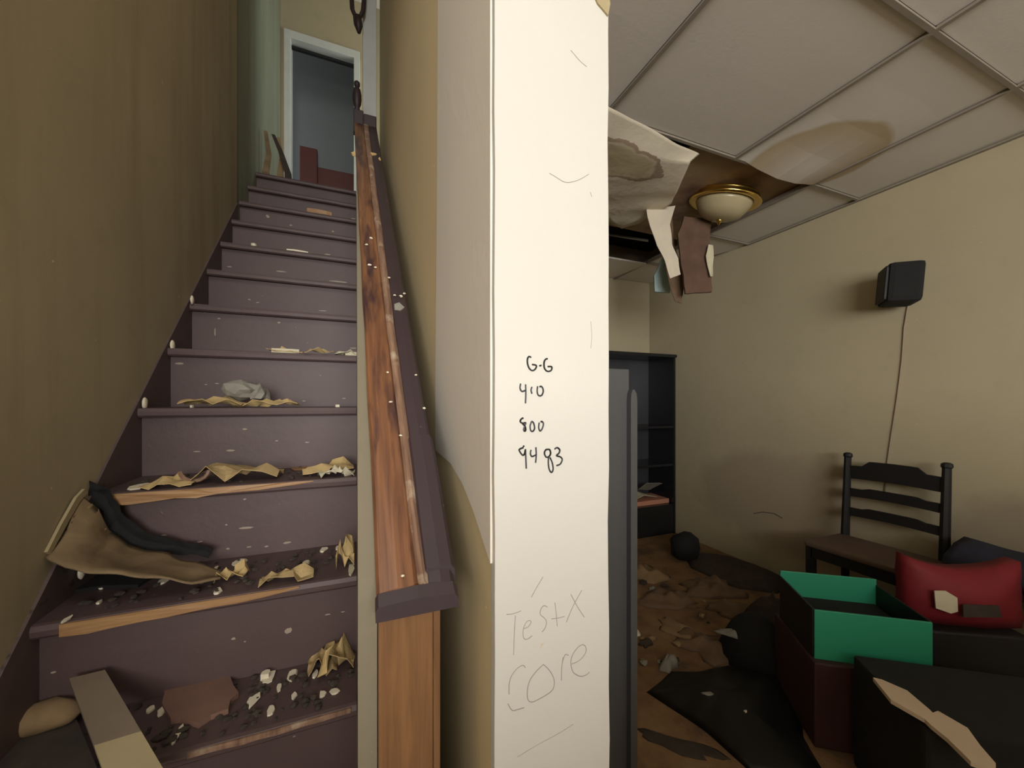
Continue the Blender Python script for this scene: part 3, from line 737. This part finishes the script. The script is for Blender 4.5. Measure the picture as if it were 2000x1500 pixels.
for j in range(6):
    for i in range(8):
        a = j*W+i; Fs += [(a, a+1, a+W+1, a+W), (N+a, N+a+W, N+a+W+1, N+a+1)]
    Fs += [(j*W, (j+1)*W, N+(j+1)*W, N+j*W), (j*W+8, N+j*W+8, N+(j+1)*W+8, (j+1)*W+8)]
Fs += [(i, N+i, N+i+1, i+1) for i in range(8)]+[(54+i, 55+i, N+55+i, N+54+i) for i in range(8)]
g.faces(V, Fs); g.build('body', 'red', rb, smooth=True)
pt = [Vector((Rb.x, Rb.y, 0))+rax*(-.115)-ray_*.058+up*(rz+.115)]
pc = pt[0]; G().prism([pc+rax*a+up*b for a, b in ((-.04, .042), (.0, .045), (.04, .02), (.042, -.035), (.018, -.045), (-.035, -.028))], -ray_*.004).build('patch', 'paper_white', rb, label='white patch')
pc = pc+rax*.11+up*(-.02)-ray_*.012
G().prism([pc+rax*a+up*b for a, b in ((-.06, .02), (.06, .025), (.07, -.02), (-.06, -.03))], -ray_*.005).build('patch', 'debris', rb, label='dull grey-green patch')
G().obox(Vector((Rb.x, Rb.y, 0))+ray_*.03+up*(rz/2), rax, ray_, up, .17, .10, rz/2-.0005, .01).build('black_carton', 'black', label='black carton under the red bag', cat='carton')
# dark heap of clothes on a low stand right of the chair
hs = root('clothes_stand', (2.75, .60, 0), 'black low stand along the right wall under the dark blue clothes', 'stand')
for x in (2.66, 2.95):
    for y in (.16, .93): G().box(x-.018, x+.018, y-.018, y+.018, 0, .47).build('leg', 'black', hs)
G().box(2.63, 2.98, .14, .95, .47, .50, .004).build('top', 'black', hs)
rows = [[Vector((2.62, y, .545)), Vector((2.65, y, .59)), Vector((2.74, y, .62+.02*math.sin(y*9))), Vector((2.84, y, .63+.02*math.sin(y*7+1))), Vector((2.95, y, .58))] for y in (.15, .35, .55, .75, .94)]
G().sheet(rows, .03, sub=5, wr=.012, ws=7, seed=11).build('clothes_heap', 'navy', label='dark blue clothes heaped on the stand right of the chair', cat='clothes', smooth=True)
# black plastic sheet / bag lying on the carpet
from mathutils.bvhtree import BVHTree
HEAP = {}
def heap(outline, h, name, mat, label, cat, seed, center=None, z0=0.001, wr=.02, rings=7):
    P = [onZ(z0, *q) for q in outline]; c = sum(P, Vector())/len(P); g = G()
    # densify
    Q = []
    for i in range(len(P)):
        for k in range(4): Q.append(P[i].lerp(P[(i+1) % len(P)], k/4))
    n = len(Q); V = []; Fs = []
    for r in range(rings):
        f = 1-r/rings
        for q in Q:
            p = c.lerp(q, f); hh = h*(1-f**2.2)*(.75+.5*mnoise.noise(p*3+Vector((seed, 0, 0))))
            nn = mnoise.noise_vector(p*9+Vector((seed, seed, 0)))*wr*(1 if r else .3)
            V.append(Vector((p.x+nn.x, p.y+nn.y, max(z0, z0+hh+(abs(nn.z) if r else 0)))))
    V.append(Vector((c.x, c.y, z0+h*.8)))
    for r in range(rings-1):
        for i in range(n): Fs.append((r*n+i, r*n+(i+1) % n, (r+1)*n+(i+1) % n, (r+1)*n+i))
    for i in range(n): Fs.append(((rings-1)*n+i, (rings-1)*n+(i+1) % n, len(V)-1))
    Fs.append(tuple(range(n))[::-1])
    g.faces(V, Fs); HEAP[name] = BVHTree.FromPolygons(V, [f for f in Fs if len(f) < 5])
    return g.build(name, mat, label=label, cat=cat, smooth=True)
heap([(1262, 1352), (1290, 1330), (1312, 1312), (1360, 1312), (1420, 1300), (1500, 1300), (1555, 1330), (1570, 1440), (1640, 1560), (1480, 1520), (1380, 1432), (1320, 1390)], .06, 'plastic_bag', 'black_plastic', 'black plastic bag spread on the carpet in front of the maroon chest', 'bag', 3)
heap([(1395, 1272), (1425, 1248), (1480, 1244), (1520, 1262), (1545, 1300), (1555, 1345), (1500, 1335), (1430, 1305)], .30, 'dark_clothes', 'black_cloth', 'black clothes heaped left of the teal box', 'clothes', 8)
heap([(1450, 1205), (1490, 1190), (1530, 1192), (1560, 1205), (1545, 1236), (1490, 1238)], .22, 'dark_sack', 'debris', 'dark greenish sack behind the black clothes', 'sack', 5)
heap([(1330, 1078), (1420, 1085), (1500, 1112), (1545, 1135), (1520, 1160), (1440, 1150), (1350, 1110)], .07, 'carpet_roll', 'debris', 'dark rumpled carpet lying along the foot of the right wall', 'carpet', 12)
c = onZ(0, 1338, 1085)
G().lump((c.x-.06, c.y-.05, .10), (.13, .11, .13), 2, .15, 2, 4, .001).build('black_pouch', 'black_cloth', label='small black pouch on the floor beside the bookcase', cat='pouch', smooth=True)
# flat pieces of trash on the carpet (centre px, size, material, label)
def slab(px, py, sx, sy, rot, th, mat, name, label, cat, seed, on=None, group=None, z0=.001):
    """irregular lumpy scrap resting on the carpet or on a heap"""
    if on:
        d = ray(px, py); hit = HEAP[on].ray_cast(C0, d.normalized()); c = hit[0] if hit[0] else onZ(.05, px, py)
        z0 = c.z-.004; c = Vector((c.x, c.y, z0))
    else: c = onZ(z0, px, py)
    rnd = random.Random(seed); n = 20; R = 6; V = []; Fs = []
    rad = [.85+.55*mnoise.noise(Vector((math.cos(k/n*6.283)*1.6, math.sin(k/n*6.283)*1.6, seed*3.3))) for k in range(n)]
    for r in range(R):
        f = 1-r/R
        for k in range(n):
            a = k/n*2*math.pi; q = f*rad[k]*(1+rnd.uniform(-.06, .06)); x, y = math.cos(a)*sx*q, math.sin(a)*sy*q
            p = c+Vector((x*math.cos(rot)-y*math.sin(rot), x*math.sin(rot)+y*math.cos(rot), 0))
            if r: p.z += max(.0005, th*(1-f**3)*(.75+1.1*mnoise.noise(p*14+Vector((seed, 0, 0)))))
            V.append(p)
    V.append(c+Vector((0, 0, th*rnd.uniform(.5, 1.1))))
    for r in range(R-1):
        for k in range(n): Fs.append((r*n+k, r*n+(k+1) % n, (r+1)*n+(k+1) % n, (r+1)*n+k))
    Fs += [((R-1)*n+k, (R-1)*n+(k+1) % n, R*n) for k in range(n)]+[tuple(range(n))[::-1]]
    g = G(); g.faces(V, Fs); return g.build(name, mat, label=label, cat=cat, group=group, smooth=True)
slab(1262, 1122, .19, .17, .3, .05, 'card', 'cardboard_piece', 'tan cardboard piece on the carpet in front of the bookcase', 'cardboard', 1)
slab(1320, 1228, .10, .15, .2, .025, 'card', 'cardboard_piece', 'square tan cardboard piece in the middle of the littered carpet', 'cardboard', 2)
slab(1440, 1195, .22, .08, -.5, .06, 'rubble_brown', 'plaster_slab', 'long brownish plaster slab left of the dark sack', 'plaster', 3)
slab(1385, 1150, .26, .16, -.3, .06, 'rubble_brown', 'plaster_slab', 'broad brownish plaster slab behind the tan cardboard pieces', 'plaster', 4)
slab(1300, 1172, .24, .14, -.2, .05, 'rubble_brown', 'plaster_slab', 'flat brownish plaster slab between the two tan cardboard pieces', 'plaster', 14)
slab(1378, 1262, .18, .17, -.6, .05, 'rubble_brown', 'plaster_slab', 'brownish plaster slab next to the black clothes', 'plaster', 5)
slab(1428, 1236, .04, .09, .6, .02, 'rubble_grey', 'crumpled_rag', 'pale grey crumpled rag on top of the black clothes', 'rag', 6, on='dark_clothes')
slab(1243, 1237, .03, .03, 0, .03, 'chip', 'white_lump', 'small white lump on the carpet beside the grey panel', 'lump', 7)
slab(1262, 1258, .05, .03, 0, .03, 'debris', 'dark_lump', 'small dark lump on the carpet near the grey panel', 'lump', 8)
slab(1305, 1300, .07, .05, .4, .05, 'rubble_grey', 'grey_rag', 'dull grey rag at the back edge of the black plastic bag', 'rag', 9)
slab(1460, 1300, .06, .03, -.7, .03, 'rubble_grey', 'grey_scrap', 'grey torn scrap between black clothes and black plastic bag', 'scrap', 10)
slab(1385, 1355, .040, .012, -.4, .008, 'rubble_grey', 'pale_scrap', 'larger pale scrap on the black plastic bag', 'scrap', 11, on='plastic_bag')
slab(1457, 1388, .016, .010, .2, .006, 'chip', 'pale_scrap', 'tiny pale scrap on the black plastic bag', 'scrap', 12, on='plastic_bag')
slab(1330, 1455, .16, .05, -.75, .006, 'debris', 'dark_stain_rag', 'dark maroon strip of rag on the carpet near the photo bottom', 'rag', 13)
rnd = random.Random(5)
for k in range(46):
    px = rnd.uniform(1245, 1500); py = rnd.uniform(1105, 1300)
    if px > 1245+ (py-1100)*2.2: continue
    c = onZ(0, px, py); s = rnd.uniform(.012, .035); mt = rnd.choice(['rubble_brown', 'debris', 'card', 'rubble_grey'])
    G().lump((c.x, c.y, s*.35), (s, s*.8, s*.5), 1, .4, 2, k, .001).build('rubble_lump', mt, label={'rubble_brown': 'small brown rubble lump', 'debris': 'small blackish rubble lump', 'card': 'small tan rubble lump', 'rubble_grey': 'small grey rubble lump'}[mt]+' littering the room carpet', cat='rubble', group='rubble on the room carpet')

# ================================================================== DEBRIS ON THE STAIRS
def hit_stair(px, py):
    d = ray(px, py); best = None
    for n in range(-1, 12):
        y0, y1, z = nY(n), nY(n+1)+.03, nZ(n)
        if d.z < 0:
            t = (z-CZ)/d.z; p = C0+d*t
            if y0-.002 <= p.y <= y1 and p.x < .01 and (best is None or t < best[0]): best = (t, p, 'tread', n)
        t = (y0+.03)/d.y; p = C0+d*t
        if n > -1 and nZ(n-1) <= p.z <= nZ(n) and (best is None or t < best[0]): best = (t, p, 'riser', n)
    return best
def chip(px, py, w_, h_, mat='chip', label=None, cat='chip', group='plaster chips on the stairs', name='plaster_chip', seed=0, thick=.004, lift=0):
    """flat irregular flake, w_ x h_ pixels as seen"""
    hb = hit_stair(px, py)
    if not hb: return
    t, p, kind, n = hb; p.x = min(p.x, -.012); rnd = random.Random(int(px*7+py)); sx = w_/F*t/2; sy = h_/F*t/2
    if kind == 'riser' and nZ(n) - p.z > .012 and p.z-nZ(n-1) > .022:      # scar on the riser
        pts = []
        for k in range(7):
            a = k/7*2*math.pi; f = rnd.uniform(.6, 1.1)
            pts.append(Vector((min(p.x+math.cos(a)*sx*.8*f, .002), nY(n)+.0295, p.z+math.sin(a)*sy*.55*f)))
        G().prism(pts, (0, .002, 0)).build('paint_scar', 'scar', st); return
    if kind == 'riser':                      # rests on the lip of a tread at or above eye level
        m_ = n if nZ(n)-p.z <= .012 else n-1
        zz_ = nZ(m_)
        yy = nY(m_)+.02 if nZ(m_) > CZ-.06 else min(p.y, nY(m_+1)+.02)-.012
        p = Vector((p.x*yy/p.y, yy, zz_))
        pts = []
        for k in range(7):
            a = k/7*2*math.pi; f = rnd.uniform(.65, 1.1)
            pts.append(p+Vector((math.cos(a)*sx*f, math.sin(a)*.012*f, 0)))
        g = G().prism(pts, (0, 0, max(thick, sy*2)))
    else:
        pts = []; st_ = min(sy*2.0/max(.12, (CZ-p.z)/max(p.y, .3)), .05)
        for k in range(8):
            a = k/8*2*math.pi; f = rnd.uniform(.6, 1.1)
            pts.append(Vector((p.x+math.cos(a)*sx*f, min(p.y+math.sin(a)*st_*f, nY(n+1)+.026), nZ(n)+.0006+lift)))
        g = G().prism(pts, (rnd.uniform(-.3, .3)*sx, 0, thick))
    g.build(name, mat, label=label or 'small pale plaster chip on the %s visible step from below' % ['lowest', 'lowest', 'second', 'third', 'fourth', 'fifth', 'sixth', 'seventh', 'eighth', 'ninth', 'tenth', 'eleventh', 'topmost'][max(n, 0)], cat=cat, group=group)
chips = [(523, 423, 9, 15), (568, 440, 8, 6), (650, 452, 7, 6), (547, 364, 8, 4), (660, 386, 8, 8), (440, 467, 8, 5), (495, 486, 10, 5), (580, 495, 40, 3), (640, 497, 18, 5),
         (448, 521, 14, 5), (472, 534, 22, 5), (548, 530, 26, 6), (487, 585, 8, 5), (503, 591, 8, 5), (630, 607, 20, 4), (640, 622, 30, 4), (545, 630, 10, 7), (420, 648, 3, 38),
         (428, 622, 8, 5), (352, 710, 22, 9), (402, 751, 6, 4), (424, 749, 10, 4), (594, 783, 9, 6), (672, 778, 10, 4), (375, 803, 5, 5), (478, 838, 12, 6), (540, 861, 8, 4), (600, 864, 10, 6),
         (450, 880, 18, 8), (385, 882, 20, 4), (640, 622, 12, 3), (270, 952, 36, 6), (478, 975, 9, 7), (320, 1045, 12, 6), (442, 1025, 7, 6), (478, 1031, 42, 11), (390, 1058, 14, 6),
         (445, 1072, 10, 7), (487, 1068, 12, 6), (520, 1067, 12, 7), (560, 1060, 24, 8), (470, 1100, 26, 6), (420, 1113, 10, 6), (322, 1135, 14, 8), (373, 1125, 8, 5), (201, 1148, 12, 5), (427, 1156, 12, 8),
         (195, 1178, 8, 4), (300, 1200, 12, 5), (456, 1247, 12, 10), (478, 1253, 6, 5), (562, 1232, 22, 22), (130, 1212, 12, 6), (105, 1313, 12, 8), (520, 1310, 18, 12), (525, 1325, 24, 14), (572, 1320, 18, 12),
         (545, 1345, 10, 8), (492, 1370, 20, 14), (575, 1360, 10, 8), (630, 1358, 14, 8), (655, 1352, 18, 7), (530, 1390, 14, 12), (345, 1440, 10, 20), (575, 1438, 8, 5), (615, 1318, 10, 8), (317, 1390, 12, 10),
         (295, 1387, 12, 8), (690, 1060, 12, 6), (632, 1075, 14, 5), (660, 1072, 10, 5), (405, 1080, 8, 5), (345, 1120, 18, 6), (600, 1100, 14, 4), (640, 1200, 18, 5), (670, 1195, 12, 4), (660, 785, 8, 4), (690, 1072, 8, 8)]
for c in chips: chip(*c)
for c in [(660, 550, 52, 6), (625, 421, 46, 8), (690, 427, 14, 4), (690, 698, 30, 7), (556, 690, 50, 8), (690, 680, 20, 5), (590, 915, 30, 6), (700, 1112, 12, 14)]:
    chip(*c, mat='paper_white' if c[0] > 640 or c[2] > 48 else 'bare_wood', label='pale splinter or paper shred lying on a stair edge', cat='shred', group='shreds on the stair edges', name='pale_shred')
# round white caps at the skirt board next to the nosings
for q in [(329, 675, 6), (373, 586, 5), (266, 788, 6), (122, 1122, 7)]:
    p = onX(-.64, q[0], q[1]); p.x = wl(p.y)+.012
    G().lump((p.x+.004, p.y, p.z), (.006, q[2]/F*p.y*1.1, q[2]*1.5/F*p.y), 2, .15, 2, q[0]).build('plaster_nub', 'chip', st, smooth=True, label='small white plaster nub on the skirt board')

# crumpled paper pieces, each on its own tread
def crumple(n, px0, px1, depth, h, name, mat, label, seed, yoff=.01, cat='paper', thick=.002, wr=.010):
    z = nZ(n)+.004; y = nY(n)+yoff
    a = onY(y, px0, 800).x; b = min(onY(y, px1, 800).x, -.004); rnd = random.Random(seed); rows = []
    for j in range(4):
        r = []
        for i in range(6):
            e = rnd.uniform(0, 1); r.append(Vector((a+(b-a)*i/5+rnd.uniform(-.008, .008)*(0 if i in (0, 5) else 1), y+depth*j/3+rnd.uniform(-.006, .006), z+.012+h*e*(1 if 0 < i < 5 else .4))))
        rows.append(r)
    g = G().sheet(rows, thick, sub=3, wr=wr, ws=14, seed=seed)
    mn = min(v.co.z for v in g.bm.verts)
    for v in g.bm.verts: v.co.z += nZ(n)+.0008-mn; v.co.x = min(v.co.x, -.001); v.co.y = min(v.co.y, nY(n+1)+.027)
    return g.build(name, mat, label=label, cat=cat)
crumple(4, 345, 470, .10, .035, 'crumpled_paper', 'paper', 'crumpled yellowed paper under the grey rubble lump on the stairs', 21)
crumple(4, 470, 580, .06, .028, 'crumpled_paper', 'paper', 'flat yellowed paper scrap right of the grey rubble lump', 22)
c = onY(nY(4)+.09, 470, 765)
G().lump((c.x, nY(4)+.10, nZ(4)+.062), (.05, .03, .035), 2, .5, 3, 3).build('rubble_lump', 'rubble_grey', label='crumbly grey rubble lump on the yellowed paper', cat='rubble')
G().lump((c.x+.055, nY(4)+.11, nZ(4)+.05), (.028, .03, .03), 2, .5, 3, 6).build('rubble_lump', 'rubble_grey', label='smaller grey rubble lump touching the larger one', cat='rubble')
crumple(3, 265, 375, .07, .030, 'crumpled_paper', 'paper', 'thick yellow paper roll at the left of the stair below the rubble', 23, wr=.006)
crumple(3, 365, 540, .14, .045, 'crumpled_paper', 'chip_tan', 'torn tan paper with a curled flap in the middle of the worn step', 24, .03)
crumple(3, 590, 690, .10, .05, 'crumpled_paper', 'paper', 'tan paper piece against the rail side of the worn step', 25, .05)
crumple(3, 625, 700, .05, .04, 'crumpled_paper', 'paper_white', 'crumpled greenish-white paper at the right end of the worn step', 26, .004, wr=.014)
pr = [Vector((0, 0, 0))]; c = onY(nY(3)+.05, 380, 910); cu = []
for k in range(9):
    a = math.pi*(1.05+k/8*.9); cu.append(Vector((c.x+.035*math.cos(a), nY(3)+.05, nZ(3)+.045+.035*math.sin(a))))
G().tube(cu, .006, 6).build('curled_shaving', 'rail_ridge', label='curled brown shaving sticking up from the torn tan paper', cat='shaving')
crumple(5, 520, 590, .05, .022, 'crumpled_paper', 'paper', 'tan paper scrap on the fifth visible step edge from below', 27, .0)
crumple(5, 590, 650, .05, .02, 'crumpled_paper', 'chip_tan', 'small tan paper scrap right of the larger one on the same step', 28, .0)
crumple(5, 655, 697, .05, .02, 'crumpled_paper', 'paper_white', 'white paper scrap beside the rail on the same step as the tan scraps', 29, .0)
crumple(2, 500, 610, .06, .035, 'crumpled_paper', 'chip_tan', 'bent tan paper at the edge of the second step from below', 30, .015)
crumple(2, 420, 475, .05, .04, 'crumpled_paper', 'paper', 'small yellow torn paper left of the bent tan paper', 31, .08)
crumple(2, 655, 697, .06, .08, 'crumpled_paper', 'paper', 'upright yellow paper beside the rail on the second step', 32, .05)
crumple(1, 620, 700, .09, .07, 'crumpled_paper', 'paper', 'crumpled yellowed paper heap beside the rail on the lowest step', 33, .10)
crumple(1, 600, 660, .06, .05, 'crumpled_paper', 'chip_tan', 'tan paper scrap left of the paper heap on the lowest step', 34, .13)
# curved stained fibre sheet leaning from the wall onto the second step
back = [onX(wl(1.25)+.008, 163, 966), onY(1.27, 195, 990), onY(1.285, 214, 1035), onY(1.28, 255, 1062), onY(1.26, 330, 1080), onY(1.22, 395, 1100), onY(1.20, 432, 1116)]
frnt = [onX(wl(1.14)+.008, 98, 1086), onY(1.12, 125, 1105), onY(1.11, 170, 1116), onY(1.105, 230, 1120), onY(1.11, 300, 1124), onY(1.12, 375, 1134), onY(1.14, 425, 1128)]
md = [(a+b)/2-Vector((0, 0, .010)) for a, b in zip(back, frnt)]
G().sheet([frnt, md, back], .006, (-.3, .4, .8), sub=5, wr=.009, ws=16, seed=4).build('fibre_sheet', 'sheet_brown', label='curved brown fibre sheet fallen from the left wall onto a step', cat='fibre sheet', smooth=True)
upb = [onY(1.30, *q) for q in [(178, 938), (214, 955), (246, 1008), (288, 1040), (345, 1055), (415, 1070)]]
lob = [onY(1.30, *q) for q in [(168, 968), (200, 998), (216, 1040), (257, 1068), (330, 1080), (410, 1088)]]
G().sheet([lob, [(a+b)/2+Vector((0, .006, 0)) for a, b in zip(lob, upb)], upb], .002, (0, 1, 0), sub=6, wr=.006, ws=40, seed=9).build('torn_felt', 'black_cloth', label='torn black felt edge behind the curved fibre sheet', cat='felt')  # black strip put in for the shadow between sheet and riser
zf = nZ(2)+.001
P = [onZ(zf, *q) for q in [(70, 1150), (90, 1128), (150, 1122), (220, 1128), (300, 1128), (270, 1148), (200, 1150), (150, 1158), (90, 1166)]]
G().prism(P, (0, 0, .008)).build('black_rag', 'black_cloth', label='black rag on the step under the curved fibre sheet', cat='rag')  # black patch put in for the dark gap under the sheet
# dark grit under and around it
for n, cnt in ((2, 90), (1, 150), (0, 80), (3, 40)):
    rnd = random.Random(n+40); g = G()
    for k in range(cnt):
        x = rnd.uniform(wl(nY(n))+.02, -.01); y = rnd.uniform(nY(n)+.02, nY(n+1)+.02); s = rnd.uniform(.003, .010)
        b = bmesh.new(); bmesh.ops.create_icosphere(b, subdivisions=1, radius=s)
        for v in b.verts: v.co = Vector((v.co.x*rnd.uniform(.6, 1.4)+x, min(v.co.y+y, nY(n+1)+.029), v.co.z*.6+nZ(n)+s*.4))
        g.merge(b)
    g.build('grit', 'debris', label='dark grit covering the step %s' % {0: 'just above the stair foot', 1: 'under the grey-brown board', 2: 'under the curved fibre sheet', 3: 'with the torn tan paper'}[n], cat='grit', kind='stuff')
# grey-brown board lying across the lowest steps
z1 = nZ(1)
A = onZ(z1+.10, 135, 1325); B = onZ(z1+.10, 205, 1308); Cc = onZ(z1+.03, 330, 1520); D = onZ(z1+.03, 215, 1540)
bd_ = root('wall_board_scrap', (A+Cc)/2, 'grey-brown board with a pale lower end lying across the lowest steps', 'board')
m1 = B.lerp(Cc, .62); m2 = A.lerp(D, .66)
G().prism([A, B, m1, m2], (0, .004, -.016)).build('board', 'board_grey', bd_)
G().prism([m2, m1, Cc, D], (0, .004, -.016)).build('pale_end', 'card_pale', bd_, label='pale exposed lower end')
# rounded tan piece and other big fragments at the lower left
c = onZ(z1+.03, 82, 1400)
G().lump((c.x, c.y, z1+.03), (.065, .035, .028), 2, .12, 1.5, 2).build('rounded_fragment', 'card', label='rounded tan fragment left of the grey-brown board', cat='fragment', smooth=True)
P = [onZ(z1+.012, *q) for q in [(300, 1332), (325, 1322), (372, 1324), (418, 1312), (448, 1316), (456, 1338), (466, 1352), (450, 1366), (446, 1384), (412, 1396), (388, 1412), (352, 1402), (334, 1404), (316, 1372), (322, 1350)]]
G().prism(P, (0, 0, -.0114)).build('brown_slab', 'brick', label='reddish brown slab right of the grey-brown board', cat='slab')
P = [onZ(nZ(0)+.15, *q) for q in [(-20, 1468), (40, 1452), (66, 1440), (60, 1450), (20, 1470), (-20, 1482)]]
G().prism(P, (0, 0, -.01)).build('splinter', 'card_pale', label='pale splinter below the rounded tan fragment', cat='splinter')
P = [onZ(z1+.01, *q) for q in [(40, 1420), (110, 1400), (150, 1405), (190, 1500), (60, 1500), (-30, 1520), (-30, 1450)]]
G().prism(P, (0, 0, -.01)).build('dark_scrap', 'debris', label='dark flat scrap under the rounded tan fragment', cat='scrap')

# curled plaster shreds at the landing, lower end of the green-tinted wall
for k, (a, b, c_) in enumerate([((515, 255), (520, 300), (512, 335)), ((530, 262), (545, 300), (556, 338)), ((540, 268), (546, 310), (541, 336))]):
    pts = [onY(YG+.66+.1*k, *q) for q in (a, b, c_)]
    pts.append(Vector((pts[-1].x, pts[-1].y, ZL+.0005)))
    rows = [[p, p+Vector((.025+.012*i, 0, 0))] for i, p in enumerate(pts)]
    G().sheet(rows, .004, (0, 1, 0), sub=4).build('peeling_strip', ['sheet_brown', 'debris', 'card'][k], label=['leftmost brown strip peeling beside the upstairs door', 'dark middle strip peeling beside the upstairs door', 'tan strip peeling next to the white door frame'][k], cat='peeling strip')
# furniture seen through the upstairs door
ub = root('bed_frame', (-.3, 5.0, ZL-.01), 'reddish brown wooden bed frame seen through the upstairs door', 'bed')
G().box(-.60, -.415, 5.0, 5.08, ZL-.01, ZL+1.22, .01).build('post', 'glass_dull', ub)
G().box(-.415, .5, 5.01, 5.07, ZL+.35, ZL+1.02, .008).build('headboard', 'glass_dull', ub)
G().box(.5, .6, 5.0, 5.08, ZL-.01, ZL+1.10, .01).build('post', 'glass_dull', ub)
